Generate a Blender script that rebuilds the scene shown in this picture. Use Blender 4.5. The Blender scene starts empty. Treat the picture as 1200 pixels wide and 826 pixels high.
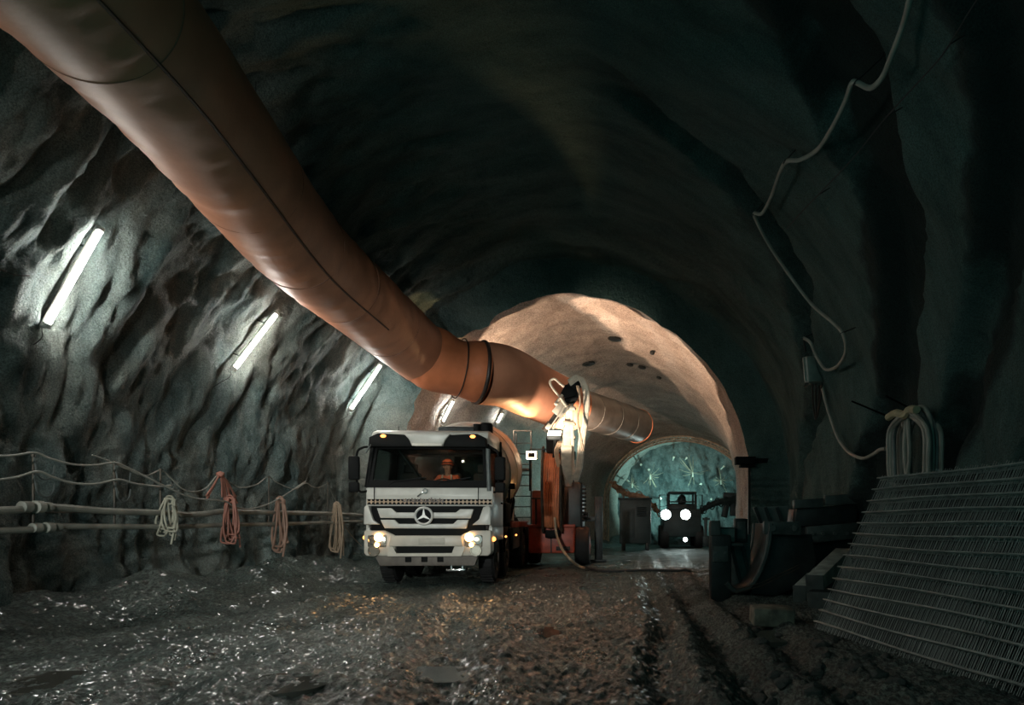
import bpy, bmesh, math, random
import numpy as np
from mathutils import Vector, Matrix, Euler

random.seed(7)
C = bpy.context.scene.collection
S = bpy.context.scene

# ------------------------------------------------------------------ camera, world, exposure
CAMH, F, VX, VY = 1.25, 800.0, 745.0, 612.0
cam_d = bpy.data.cameras.new('camera'); cam = bpy.data.objects.new('camera', cam_d); C.objects.link(cam)
cam.location = (0, 0, CAMH); cam.rotation_euler = (math.pi / 2, 0, 0)
cam_d.sensor_width = 36; cam_d.sensor_fit = 'HORIZONTAL'; cam_d.lens = 36 * F / 1200
cam_d.shift_x = -(VX - 600) / 1200; cam_d.shift_y = (VY - 413) / 1200
cam_d.clip_start = 0.05; cam_d.clip_end = 200
S.camera = cam
S.view_settings.view_transform = 'Standard'; S.view_settings.look = 'None'
S.view_settings.gamma = 1.0; S.view_settings.use_curve_mapping = False
S.view_settings.exposure = 0.0
W = bpy.data.worlds.new('world'); S.world = W; W.use_nodes = True
bg = W.node_tree.nodes['Background']; bg.inputs[0].default_value = (0.12, 0.52, 0.50, 1); bg.inputs[1].default_value = 0.42
S.cycles.max_bounces = 6
S.cycles.sample_clamp_indirect = 4.0

TUBE_STRENGTH = 120.0


def spot(name, loc, target, power, color, angle, blend=0.3, radius=0.1):
    l = bpy.data.lights.new(name, 'SPOT'); l.energy = power; l.color = color
    l.spot_size = math.radians(angle); l.spot_blend = blend; l.shadow_soft_size = radius
    o = bpy.data.objects.new(name, l); C.objects.link(o); o.location = loc
    o.rotation_euler = (Vector(target) - Vector(loc)).to_track_quat('-Z', 'Y').to_euler()
    return o


# the place's working lamps: two flood lamps on the spraying rig, the drill rig's lamps; added fills stand among them
spot('rig_flood_lamp_light', (-1.84, 19.38, 3.2), (-0.6, 22.6, 7.6), 1400, (1.0, 0.62, 0.42), 103, 0.12, 0.07)
spot('rig_duct_lamp_light', (-2.92, 18.9, 3.2), (-3.32, 17.3, 4.9), 460, (1.0, 0.64, 0.30), 58, 0.5, 0.06)
spot('added_roof_fill_light', (-4.75, 19.45, 3.98), (-2.3, 21.4, 7.3), 900, (1.0, 0.64, 0.43), 106, 0.15, 0.06)  # unseen fill added behind the drum to light the inner roof's left side
spot('added_boom_fill_light', (-2.72, 16.75, 2.25), (-1.75, 18.2, 4.3), 620, (1.0, 0.84, 0.68), 58, 0.5, 0.05)  # fill added on the truck's side to light the boom
# unseen fill light added behind the camera for the truck, floor and duct
spot('added_front_fill_light', (-3.2, -2.5, 2.9), (-4.0, 13.0, 1.5), 3000, (0.97, 1.0, 0.95), 40, 0.8, 0.15)
spot('drill_rig_work_light', (1.9, 35.75, 2.4), (2.3, 40, 3.6), 420, (0.50, 1.0, 0.95), 150, 0.5, 0.15)
spot('added_teal_fill_light', (1.02, 32.3, 2.75), (-3.2, 29.5, 3.2), 600, (0.50, 1.0, 0.95), 85, 0.6, 0.15)  # teal fill added for the wall round the far arch rib
spot('drill_rig_head_light', (1.9, 31.6, 1.6), (0.9, 22, 0.2), 60, (0.72, 1.0, 0.97), 95, 0.6, 0.2)


# ------------------------------------------------------------------ pixel rays -> places
def at(px, py, Y):
    return Vector(((px - VX) / F * Y, Y, CAMH - (py - VY) / F * Y))


def at_x(px, py, X):
    return at(px, py, X * F / (px - VX))


def at_z(px, py, z=0.0):
    return at(px, py, (CAMH - z) * F / (py - VY))


# ------------------------------------------------------------------ noise
def _hash(ix, iy, seed):
    h = (ix.astype(np.int64) * 374761393 + iy.astype(np.int64) * 668265263 + seed * 1442695041) & 0xffffffff
    h = ((h ^ (h >> 13)) * 1274126177) & 0xffffffff
    h = h ^ (h >> 16)
    return (h & 0xffffff) / float(0xffffff)


def vnoise(x, y, seed=0):
    x = np.asarray(x, float); y = np.asarray(y, float)
    ix = np.floor(x); iy = np.floor(y); fx = x - ix; fy = y - iy
    u = fx * fx * fx * (fx * (fx * 6 - 15) + 10); v = fy * fy * fy * (fy * (fy * 6 - 15) + 10)
    a = _hash(ix, iy, seed); b = _hash(ix + 1, iy, seed); c = _hash(ix, iy + 1, seed); d = _hash(ix + 1, iy + 1, seed)
    return ((a * (1 - u) + b * u) * (1 - v) + (c * (1 - u) + d * u) * v) * 2 - 1


def fbm(x, y, seed=0, oct=4, gain=0.5):
    s = 0; a = 1.0; t = 0
    for k in range(oct):
        s = s + a * vnoise(x * 2 ** k + 17.3 * k, y * 2 ** k - 9.1 * k, seed + k); t += a; a *= gain
    return s / t


# ------------------------------------------------------------------ materials
MATS = {}


def mat(name, col, rough=0.6, metal=0.0, var=0.25, scale=6.0, bump=0.0, bscale=40.0, emit=None, strength=0.0, spec=0.5, col2=None):
    if name in MATS: return MATS[name]
    m = bpy.data.materials.new(name); m.use_nodes = True; nt = m.node_tree; b = nt.nodes['Principled BSDF']
    b.inputs['Roughness'].default_value = rough; b.inputs['Metallic'].default_value = metal
    b.inputs['Specular IOR Level'].default_value = spec
    c = tuple(col)
    if var > 0:
        tc = nt.nodes.new('ShaderNodeTexCoord'); n = nt.nodes.new('ShaderNodeTexNoise'); n.inputs['Scale'].default_value = scale; n.inputs['Detail'].default_value = 5
        r = nt.nodes.new('ShaderNodeValToRGB'); r.color_ramp.elements[0].position = 0.32; r.color_ramp.elements[1].position = 0.7
        lo = tuple(x * (1 - var) for x in c); hi = tuple(min(1, x * (1 + var)) for x in c) if col2 is None else tuple(col2)
        r.color_ramp.elements[0].color = (*lo, 1); r.color_ramp.elements[1].color = (*hi, 1)
        nt.links.new(tc.outputs['Object'], n.inputs['Vector']); nt.links.new(n.outputs['Fac'], r.inputs['Fac']); nt.links.new(r.outputs['Color'], b.inputs['Base Color'])
    else:
        b.inputs['Base Color'].default_value = (*c, 1)
    if bump > 0:
        tc2 = nt.nodes.new('ShaderNodeTexCoord'); n2 = nt.nodes.new('ShaderNodeTexNoise'); n2.inputs['Scale'].default_value = bscale; n2.inputs['Detail'].default_value = 6
        bp = nt.nodes.new('ShaderNodeBump'); bp.inputs['Strength'].default_value = bump; bp.inputs['Distance'].default_value = 0.03
        nt.links.new(tc2.outputs['Object'], n2.inputs['Vector']); nt.links.new(n2.outputs['Fac'], bp.inputs['Height']); nt.links.new(bp.outputs['Normal'], b.inputs['Normal'])
    if emit is not None:
        b.inputs['Emission Color'].default_value = (*emit, 1); b.inputs['Emission Strength'].default_value = strength
    MATS[name] = m
    return m


def glass_mat(name, tint=(0.52, 0.57, 0.56), rough=0.02, mix=0.07):
    """thin window glass: mostly see-through with a mirror-like coat"""
    if name in MATS: return MATS[name]
    m = bpy.data.materials.new(name); m.use_nodes = True; nt = m.node_tree
    for n in list(nt.nodes):
        if n.type == 'BSDF_PRINCIPLED': nt.nodes.remove(n)
    t = nt.nodes.new('ShaderNodeBsdfTransparent'); t.inputs[0].default_value = (*tint, 1)
    g = nt.nodes.new('ShaderNodeBsdfGlossy'); g.inputs['Roughness'].default_value = rough
    mx = nt.nodes.new('ShaderNodeMixShader'); mx.inputs[0].default_value = mix
    nt.links.new(t.outputs[0], mx.inputs[1]); nt.links.new(g.outputs[0], mx.inputs[2])
    nt.links.new(mx.outputs[0], nt.nodes['Material Output'].inputs['Surface'])
    MATS[name] = m
    return m


# ------------------------------------------------------------------ mesh builder
def smooth_path(pts, n=6, closed=False):
    """Catmull-Rom through the points"""
    P = [Vector(p) for p in pts]
    if len(P) < 3: return P
    out = []; m = len(P)
    rng = range(m) if closed else range(m - 1)
    for i in rng:
        p1 = P[i]; p2 = P[(i + 1) % m]
        p0 = P[i - 1] if (i > 0 or closed) else p1 * 2 - p2
        p3 = P[(i + 2) % m] if (i + 2 < m or closed) else p2 * 2 - p1
        for k in range(n):
            t = k / n
            out.append(0.5 * ((2 * p1) + (p2 - p0) * t + (2 * p0 - 5 * p1 + 4 * p2 - p3) * t * t + (3 * p1 - 3 * p2 + p3 - p0) * t ** 3))
    if not closed: out.append(P[-1])
    return out


class M:
    """collects shapes in one bmesh and links them as ONE mesh object"""
    def __init__(s, o=(0, 0, 0)):
        s.bm = bmesh.new(); s.o = Vector(o)

    def box(s, c, size, rot=None, bev=0.0, seg=2):
        b = bmesh.new(); bmesh.ops.create_cube(b, size=1.0)
        for v in b.verts: v.co = Vector((v.co.x * size[0], v.co.y * size[1], v.co.z * size[2]))
        if bev > 0: bmesh.ops.bevel(b, geom=list(b.edges), offset=min(bev, min(size) * 0.45), segments=seg, profile=0.5, affect='EDGES')
        R = Euler(rot).to_matrix() if rot is not None else Matrix.Identity(3)
        for v in b.verts: v.co = R @ v.co + Vector(c)
        return s._add(b)

    def bar(s, p0, p1, w, h=None, bev=0.0):
        """a beam of rectangular section from p0 to p1"""
        p0 = Vector(p0); p1 = Vector(p1); d = p1 - p0; L = d.length; h = h or w
        q = d.to_track_quat('Y', 'Z')
        return s.box((p0 + p1) / 2, (w, L, h), q.to_euler(), bev)

    def _add(s, b):
        me = bpy.data.meshes.new('tmp'); b.to_mesh(me); b.free(); s.bm.from_mesh(me); bpy.data.meshes.remove(me)
        return s

    def tube(s, pts, r, n=8, closed=False, caps=True):
        P = [Vector(p) for p in pts]; m = len(P)
        rr = list(r) if hasattr(r, '__len__') else [r] * m
        T = []
        for i in range(m):
            a = P[(i - 1) % m] if (closed or i > 0) else P[i]; b = P[(i + 1) % m] if (closed or i < m - 1) else P[i]
            t = b - a
            T.append(t.normalized() if t.length > 1e-9 else Vector((0, 0, 1)))
        up = Vector((0, 0, 1)) if abs(T[0].z) < 0.9 else Vector((1, 0, 0))
        nrm = (up - T[0] * up.dot(T[0])).normalized(); rings = []
        for i in range(m):
            nrm = nrm - T[i] * nrm.dot(T[i])
            nrm = nrm.normalized() if nrm.length > 1e-6 else T[i].orthogonal().normalized()
            bn = T[i].cross(nrm)
            rings.append([s.bm.verts.new(P[i] + (nrm * math.cos(2 * math.pi * k / n) + bn * math.sin(2 * math.pi * k / n)) * rr[i]) for k in range(n)])
        for i in range(m if closed else m - 1):
            A = rings[i]; B = rings[(i + 1) % m]
            for k in range(n): s.bm.faces.new((A[k], A[(k + 1) % n], B[(k + 1) % n], B[k]))
        if caps and not closed:
            s.bm.faces.new(rings[0][::-1]); s.bm.faces.new(rings[-1])
        return s

    def cyl(s, p0, p1, r, r1=None, n=16): return s.tube([p0, p1], [r, r if r1 is None else r1], n)

    def lathe(s, prof, p0, axis, n=24, caps=True):
        """prof: (distance along the axis, radius)"""
        ax = Vector(axis).normalized(); u = ax.orthogonal().normalized(); w = ax.cross(u); rings = []
        for t, r in prof:
            rings.append([s.bm.verts.new(Vector(p0) + ax * t + (u * math.cos(2 * math.pi * k / n) + w * math.sin(2 * math.pi * k / n)) * max(r, 1e-4)) for k in range(n)])
        for A, B in zip(rings, rings[1:]):
            for k in range(n): s.bm.faces.new((A[k], A[(k + 1) % n], B[(k + 1) % n], B[k]))
        if caps: s.bm.faces.new(rings[0][::-1]); s.bm.faces.new(rings[-1])
        return s

    def prism(s, poly, axis, lo, hi, bev=0.0):
        """poly in the plane across the axis: 'x' -> (y,z), 'y' -> (x,z), 'z' -> (x,y)"""
        b = bmesh.new()
        def p3(p, h): return (h, p[0], p[1]) if axis == 'x' else ((p[0], h, p[1]) if axis == 'y' else (p[0], p[1], h))
        A = [b.verts.new(p3(p, lo)) for p in poly]; B = [b.verts.new(p3(p, hi)) for p in poly]; n = len(poly)
        b.faces.new(A); b.faces.new(B[::-1])
        for i in range(n): b.faces.new((A[i], B[i], B[(i + 1) % n], A[(i + 1) % n]))
        bmesh.ops.recalc_face_normals(b, faces=list(b.faces))
        if bev > 0: bmesh.ops.bevel(b, geom=list(b.edges), offset=bev, segments=2, profile=0.5, affect='EDGES')
        return s._add(b)

    def ball(s, c, r, sub=2, scale=(1, 1, 1), jag=0.0, seed=0):
        b = bmesh.new(); bmesh.ops.create_icosphere(b, subdivisions=sub, radius=1.0); rn = random.Random(seed)
        for v in b.verts:
            k = 1 + jag * rn.uniform(-1, 1)
            v.co = Vector((v.co.x * scale[0], v.co.y * scale[1], v.co.z * scale[2])) * (r * k) + Vector(c)
        return s._add(b)

    def torus(s, c, axis, R, r, n=32, m=8):
        ax = Vector(axis).normalized(); u = ax.orthogonal().normalized(); w = ax.cross(u)
        return s.tube([Vector(c) + (u * math.cos(2 * math.pi * k / n) + w * math.sin(2 * math.pi * k / n)) * R for k in range(n)], r, m, closed=True)

    def faces(s, verts, faces):
        vs = [s.bm.verts.new(v) for v in verts]
        for f in faces: s.bm.faces.new([vs[i] for i in f])
        return s

    def build(s, name, material, parent=None, smooth=True, ang=35):
        me = bpy.data.meshes.new(name)
        bmesh.ops.recalc_face_normals(s.bm, faces=list(s.bm.faces))
        for v in s.bm.verts: v.co -= s.o
        s.bm.to_mesh(me); s.bm.free()
        ob = bpy.data.objects.new(name, me); C.objects.link(ob)
        for mm in (material if isinstance(material, (list, tuple)) else [material]): me.materials.append(mm)
        if smooth:
            me.shade_smooth(); me.set_sharp_from_angle(angle=math.radians(ang))
        if parent is not None: ob.parent = parent
        else: ob.location = s.o
        return ob


def thing(name, label, cat, loc=(0, 0, 0), rotz=0.0, group=None):
    o = bpy.data.objects.new(name, None); C.objects.link(o); o.empty_display_size = 0.2
    o.location = loc; o.rotation_euler = (0, 0, rotz); o['label'] = label; o['category'] = cat
    if group: o['group'] = group
    return o


def tag(o, label, cat, group=None, kind=None):
    o['label'] = label; o['category'] = cat
    if group: o['group'] = group
    if kind: o['kind'] = kind
    return o


def struct(o): o['kind'] = 'structure'; return o


def dup(root, loc, rotz=None, label=None, group=None):
    r = root.copy(); C.objects.link(r); r.location = loc
    if rotz is not None: r.rotation_euler = (0, 0, rotz)
    if label: r['label'] = label
    if group: r['group'] = group
    for ch in list(root.children):
        c = ch.copy(); C.objects.link(c); c.parent = r
        for g in list(ch.children):
            d = g.copy(); C.objects.link(d); d.parent = c
    return r


def grid_obj(name, X, Y, Z, material, flip=False):
    n, m = X.shape
    co = np.stack([X, Y, Z], -1).reshape(-1, 3)
    idx = np.arange(n * m).reshape(n, m)
    q = np.stack([idx[:-1, :-1], idx[1:, :-1], idx[1:, 1:], idx[:-1, 1:]], -1).reshape(-1, 4)
    if flip: q = q[:, ::-1]
    me = bpy.data.meshes.new(name); me.vertices.add(len(co)); me.vertices.foreach_set('co', co.astype(np.float32).ravel())
    me.loops.add(q.size); me.loops.foreach_set('vertex_index', q.astype(np.int32).ravel())
    me.polygons.add(len(q)); me.polygons.foreach_set('loop_start', np.arange(0, q.size, 4, dtype=np.int32))
    me.update(); me.validate(); me.shade_smooth(); me.materials.append(material)
    o = bpy.data.objects.new(name, me); C.objects.link(o)
    return o


# ------------------------------------------------------------------ the tunnel's shape
Z0 = 2.4
KY = [-6, 9, 15, 17.25, 17.5, 18.3, 22, 28, 36, 37, 40]
KA = [5.9, 5.9, 5.65, 5.55, 4.55, 4.6, 4.75, 4.6, 4.05, 4.2, 4.2]
KH = [8.4, 8.4, 8.05, 7.9, 7.1, 7.2, 7.25, 6.9, 5.8, 5.9, 5.9]


def cxy(Y):
    Y = np.asarray(Y, float)
    s = np.clip((Y - 17.5) / 18.5, 0, 1.15)
    return -1.6 + 0.1 * np.clip(Y / 17, 0, 1) + 3.8 * s * s


def prof(Y, s):
    """Y along the tunnel; s: -1..0 left leg, 0..1 arch, 1..2 right leg -> x, z, inward nx, nz, girth length"""
    Y = np.asarray(Y, float); s = np.asarray(s, float)
    a = np.interp(Y, KY, KA); H = np.interp(Y, KY, KH); b = H - Z0; cx = cxy(Y)
    th = math.pi * (1 - np.clip(s, 0, 1))
    x = cx + a * np.cos(th); z = Z0 + b * np.sin(th)
    nx = -np.cos(th); nz = -np.sin(th)
    kl = np.clip(-s, 0, 1); kr = np.clip(s - 1, 0, 1)
    x = x + 0.25 * kl ** 2 - 0.15 * kr ** 2
    z = z - (Z0 + 0.4) * (kl + kr)
    L = np.where(s < 0, (1 + s) * 2.8, np.where(s > 1, 2.8 + 18 + (s - 1) * 2.8, 2.8 + 18 * np.clip(s, 0, 1)))
    return x, z, nx, nz, L


def sst(x, a, b):
    t = np.clip((x - a) / (b - a), 0, 1); return t * t * (3 - 2 * t)


def disp(Y, s, L):
    """inward relief of the sprayed concrete"""
    far = sst(Y, 17.3, 17.9)
    # left: streaky lumps that lean along the girth
    q = L + 0.55 * Y
    dl = 0.24 * fbm(Y * 0.45, q * 0.22, 3, 3) + 0.15 * np.abs(fbm(Y * 1.5 - 0.5 * L, q * 0.5, 9, 3)) * 2 + 0.075 * fbm(Y * 4.2 - L * 1.2, q * 2.0, 21, 3) + 0.045 * np.clip(fbm(Y * 6.5 - 2 * L, q * 3.5, 33, 3) * 1.6, -0.2, 1) + 0.014 * fbm(Y * 15, q * 9, 31, 2)
    # right: broad smooth slabs with bands between them that lie deeper
    z = prof(Y, s)[1]; u_ = Y + 0.82 * z + 0.55 * fbm(Y * 0.5, L * 0.5, 41, 3)
    bd = sum(sst(u_, u0 - .12, u0 + .08) * (1 - sst(u_, u1 - .08, u1 + .2)) for u0, u1 in ((8.2, 8.8), (10.2, 11.3), (12.9, 14.2), (17.3, 17.8)))
    dr = 0.20 - 0.34 * bd + 0.16 * fbm(Y * 0.8 + L * 0.3, L * 0.4, 51, 3) + 0.10 * np.abs(fbm(Y * 1.1 + L * 0.6, L * 0.35, 53, 2)) + 0.03 * fbm(Y * 2.6 + L, L * 2.0, 55, 3)
    # crown
    dc = 0.22 * fbm(Y * 0.5, L * 0.4, 61, 3) + 0.05 * fbm(Y * 2, L * 1.7, 65, 3)
    df = 0.16 * fbm(Y * 0.7, L * 0.5, 71, 3) + 0.09 * fbm(Y * 1.8, L * 1.3, 75, 4)
    wl = 1 - sst(s, 0.28, 0.5); wr = sst(s, 0.5, 0.68); wc = 1 - wl - wr
    d = wl * dl + wr * dr + wc * dc
    return d * (1 - far) + df * far


def surf(Y, s):
    x, z, nx, nz, L = prof(Y, s)
    Yw = Y
    d = disp(Yw, s, L)
    # ragged lip
    return x + nx * d, z + nz * d


def wall_hit(px, py, inset=0.0):
    """where the ray of a pixel meets the (smooth) tunnel wall, moved inwards a little"""
    def outside(Y):
        p = at(px, py, Y); a = float(np.interp(Y, KY, KA)); b = float(np.interp(Y, KY, KH)) - Z0; cx = float(cxy(Y))
        if p.z > Z0: return ((p.x - cx) / (a - inset)) ** 2 + ((p.z - Z0) / (b - inset)) ** 2 > 1
        return abs(p.x - cx) > a - inset
    Y = 1.0
    while Y < 40 and not outside(Y): Y += 0.02
    return at(px, py, Y)


def relief(p):
    """how far the sprayed concrete stands in at a place on the wall"""
    Y = np.array([p.y]); a = float(np.interp(p.y, KY, KA)); b = float(np.interp(p.y, KY, KH)) - Z0; cx = float(cxy(p.y))
    th = math.atan2((p.z - Z0) / b, (p.x - cx) / a)
    s = np.array([1 - th / math.pi]) if p.z > Z0 else np.array([-(Z0 - p.z) / (Z0 + .4)])
    return float(disp(Y, s, prof(Y, s)[4])[0])


# materials of the ground and the rock
def rock_mat(name, dark, light, brown, bw=0.5, rough=0.75, fine=1.0, streak=(0.35, 1.2, 0.35), other=None, band_shade=0.0, grit=1.0):
    m = bpy.data.materials.new(name); m.use_nodes = True; nt = m.node_tree; b = nt.nodes['Principled BSDF']
    N = nt.nodes.new; Lk = nt.links.new
    tc = N('ShaderNodeTexCoord')

    def noise(scale, detail, rgh=0.5, vec=None):
        n = N('ShaderNodeTexNoise'); n.inputs['Scale'].default_value = scale; n.inputs['Detail'].default_value = detail; n.inputs['Roughness'].default_value = rgh
        Lk(vec or tc.outputs['Object'], n.inputs['Vector']); return n.outputs['Fac']

    def ramp(fac, p0, p1, c0, c1):
        r = N('ShaderNodeValToRGB'); r.color_ramp.elements[0].position = p0; r.color_ramp.elements[1].position = p1
        r.color_ramp.elements[0].color = (*c0, 1); r.color_ramp.elements[1].color = (*c1, 1); Lk(fac, r.inputs['Fac']); return r.outputs['Color']

    def mix(fac, a, b2, mode='MIX'):
        x = N('ShaderNodeMix'); x.data_type = 'RGBA'; x.blend_type = mode
        if isinstance(fac, float): x.inputs[0].default_value = fac
        else: Lk(fac, x.inputs[0])
        for v, k in ((a, 6), (b2, 7)):
            if isinstance(v, tuple): x.inputs[k].default_value = (*v, 1)
            else: Lk(v, x.inputs[k])
        return x.outputs[2]

    mp = N('ShaderNodeMapping'); mp.inputs['Scale'].default_value = streak; Lk(tc.outputs['Object'], mp.inputs['Vector'])
    nz = noise(1.6, 7, 0.65, mp.outputs[0]); patch = noise(0.55, 4)
    k = ramp(patch, 0.45, 0.62, (0, 0, 0), (bw, bw, bw))
    col = mix(k, ramp(nz, 0.36, 0.66, dark, light), brown)
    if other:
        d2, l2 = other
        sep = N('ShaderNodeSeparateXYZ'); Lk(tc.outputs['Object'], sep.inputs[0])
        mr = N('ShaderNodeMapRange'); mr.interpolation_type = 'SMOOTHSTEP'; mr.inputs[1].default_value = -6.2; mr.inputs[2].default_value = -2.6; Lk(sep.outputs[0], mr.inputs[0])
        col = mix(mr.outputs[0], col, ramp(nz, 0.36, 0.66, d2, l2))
    if band_shade > 0:      # shade of the deeper bands, painted dark round the vault's smooth side
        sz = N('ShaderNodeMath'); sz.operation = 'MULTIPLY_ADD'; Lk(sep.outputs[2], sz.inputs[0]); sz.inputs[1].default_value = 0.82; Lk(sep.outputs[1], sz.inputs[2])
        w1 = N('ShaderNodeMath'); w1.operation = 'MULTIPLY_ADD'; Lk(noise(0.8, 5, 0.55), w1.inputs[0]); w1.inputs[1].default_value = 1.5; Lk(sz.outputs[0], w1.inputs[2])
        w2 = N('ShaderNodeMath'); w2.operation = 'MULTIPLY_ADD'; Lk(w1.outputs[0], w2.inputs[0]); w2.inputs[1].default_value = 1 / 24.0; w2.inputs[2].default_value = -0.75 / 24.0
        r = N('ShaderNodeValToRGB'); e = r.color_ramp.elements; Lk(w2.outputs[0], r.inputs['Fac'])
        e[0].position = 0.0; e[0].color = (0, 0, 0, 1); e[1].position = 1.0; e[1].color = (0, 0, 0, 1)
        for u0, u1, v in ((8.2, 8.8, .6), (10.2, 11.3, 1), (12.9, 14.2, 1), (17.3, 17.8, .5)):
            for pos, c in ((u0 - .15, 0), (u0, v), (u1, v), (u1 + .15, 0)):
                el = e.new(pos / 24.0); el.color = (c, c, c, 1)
        mm = N('ShaderNodeMath'); mm.operation = 'MULTIPLY'; Lk(r.outputs['Color'], mm.inputs[0]); mr2 = N('ShaderNodeMapRange'); mr2.inputs[1].default_value = -1.5; mr2.inputs[2].default_value = 0.8; mr2.inputs[4].default_value = band_shade; Lk(sep.outputs[0], mr2.inputs[0]); Lk(mr2.outputs[0], mm.inputs[1])
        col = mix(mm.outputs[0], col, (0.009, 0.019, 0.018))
    sp = noise(55 * fine, 3, 0.8); col = mix(0.85, col, ramp(sp, 0.36, 0.64, (0.45, 0.45, 0.45), (1.5, 1.5, 1.5)), 'MULTIPLY')
    Lk(col, b.inputs['Base Color'])
    h1 = noise(30 * fine, 7, 0.75); h2 = noise(8 * fine, 4)
    ad = N('ShaderNodeMath'); ad.operation = 'MULTIPLY_ADD'; Lk(h2, ad.inputs[0]); ad.inputs[1].default_value = 1.6; Lk(h1, ad.inputs[2])
    bp = N('ShaderNodeBump'); bp.inputs['Strength'].default_value = 1.0; bp.inputs['Distance'].default_value = 0.06 * grit; Lk(ad.outputs[0], bp.inputs['Height']); Lk(bp.outputs[0], b.inputs['Normal'])
    b.inputs['Roughness'].default_value = rough; b.inputs['Specular IOR Level'].default_value = 0.35
    MATS[name] = m
    return m


rock_n = rock_mat('sprayed_concrete', (0.035, 0.075, 0.075), (0.25, 0.31, 0.295), (0.21, 0.175, 0.13), 0.42, other=((0.045, 0.100, 0.092), (0.105, 0.19, 0.175)), band_shade=0.85)
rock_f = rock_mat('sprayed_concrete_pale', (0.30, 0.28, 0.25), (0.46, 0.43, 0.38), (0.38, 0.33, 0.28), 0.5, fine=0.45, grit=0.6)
rock_face = rock_mat('tunnel_face_rock', (0.05, 0.075, 0.075), (0.22, 0.27, 0.26), (0.14, 0.15, 0.14), 0.5, streak=(1.2, 1, 0.5), fine=0.6)


def ys(y0, y1, k, mn):
    out = [y0]
    while out[-1] < y1: out.append(out[-1] + max(mn, k * abs(out[-1])))
    out[-1] = y1
    return np.array(out)


def tunnel_piece(name, s0, s1, ns, yy, material, flip=False):
    s = np.linspace(s0, s1, ns); YY, SS = np.meshgrid(yy, s, indexing='ij')
    x, z = surf(YY, SS)
    Yr = YY.copy()
    # the lip's edge runs a little ragged
    k = np.exp(-((YY - 17.5) / 0.35) ** 2)
    Yr = Yr + k * 0.28 * fbm(SS * 9, SS * 0 + 3.3, 91, 3)
    return struct(grid_obj(name, x, Yr, z, material, flip))


near = ys(-5.0, 17.2, 0.006, 0.035); lipy = np.linspace(17.22, 17.62, 12)
farr = ys(17.7, 38.6, 0.009, 0.05)
nearl = np.concatenate([near, lipy[:6]]); farl = np.concatenate([lipy[5:], farr])
nearl = np.concatenate([near, lipy[:9]]); farl = np.concatenate([lipy[8:], farr])
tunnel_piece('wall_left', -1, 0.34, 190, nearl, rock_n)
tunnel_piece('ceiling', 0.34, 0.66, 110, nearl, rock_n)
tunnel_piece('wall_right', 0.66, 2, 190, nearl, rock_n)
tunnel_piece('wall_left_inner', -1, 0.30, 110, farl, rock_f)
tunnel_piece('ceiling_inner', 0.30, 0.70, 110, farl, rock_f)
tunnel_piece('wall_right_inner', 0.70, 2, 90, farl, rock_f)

# the rock face where the tunnel ends
u = np.linspace(-5.2, 5.6, 170); w = np.linspace(-0.5, 7.0, 120); UU, WW = np.meshgrid(u, w, indexing='ij')
fy = 38.2 + 0.5 * fbm(UU * 0.4, WW * 0.5, 101, 3) + 0.30 * np.abs(fbm(UU * 1.3 + WW * 0.4, WW * 0.6, 105, 3)) - 0.06 * fbm(UU * 4, WW * 3, 108, 2)
struct(grid_obj('wall_back', UU + 2.3, fy, WW, rock_face, True))


# ------------------------------------------------------------------ floor
def floor_z(X, Y):
    z = 0.035 * fbm(X * 0.5, Y * 0.25, 201, 3)
    # wheel ruts: two pairs that lead to the truck, one pair that swings to the right-hand side
    for x0, x1, x2, wd, dp, sd in ((-4.9, -4.9, -3.2, 0.28, 0.07, 1), (-2.9, -3.0, -1.1, 0.30, 0.08, 2), (0.75, 0.35, 0.9, 0.24, 0.14, 3), (1.45, 1.2, 1.5, 0.20, 0.12, 4), (0.25, -0.2, 0.3, 0.16, 0.10, 7), (-1.5, -1.7, -0.2, 0.25, 0.05, 5), (-6.0, -5.6, -4.2, 0.25, 0.04, 6)):
        t = np.clip((14 - Y) / 10, 0, 1.3)
        xc = x0 + (x2 - x0) * t ** 1.7 + 0.12 * vnoise(Y * 0.35, Y * 0 + sd, 210 + sd)
        d = (X - xc) / wd
        dp = dp * (1 - 0.75 * sst(Y, 11, 17))
        z = z - dp * np.exp(-d * d) + dp * 0.34 * (np.exp(-(d - 1.7) ** 2) + np.exp(-(d + 1.7) ** 2))
        z = z + 0.008 * np.exp(-d * d) * np.sin(Y * 2 * math.pi / 0.19 + d * 2.5 + 3 * vnoise(X * 2, Y * 2, 290)) * np.clip(vnoise(X * .8, Y * .5, 291) * 2, 0, 1)
    near_ = 1 - sst(Y, 14, 26)
    z = z + near_ * (0.040 * fbm(X * 3.0, Y * 1.5, 221, 4, 0.6) + 0.045 * np.abs(fbm(X * 7 + Y, Y * 4.0, 231, 4, 0.6)) + 0.022 * fbm(X * 22, Y * 13, 241, 3, 0.6))
    cx = cxy(Y); a = np.interp(Y, KY, KA)
    # spoil heaped along the feet of the walls
    el = (X - (cx - a)); er = ((cx + a) - X)
    z = z + 0.55 * (1 - sst(el, 0.2, 1.5 + 0.5 * vnoise(Y * 0.6, Y * 0, 251))) * (0.75 + 0.5 * fbm(X * 0.9, Y * 0.8, 261, 3))
    z = z + 0.35 * (1 - sst(er, 0.1, 1.4)) * (0.8 + 0.5 * fbm(X * 0.9, Y * 0.8, 271, 3))
    z = z + (1 - sst(er, 1.0, 3.2)) * 0.07 * np.abs(fbm(X * 4.5, Y * 4.0, 281, 3)) * near_
    return z


def fz(x, y): return float(floor_z(np.array([x], float), np.array([y], float))[0])


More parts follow.
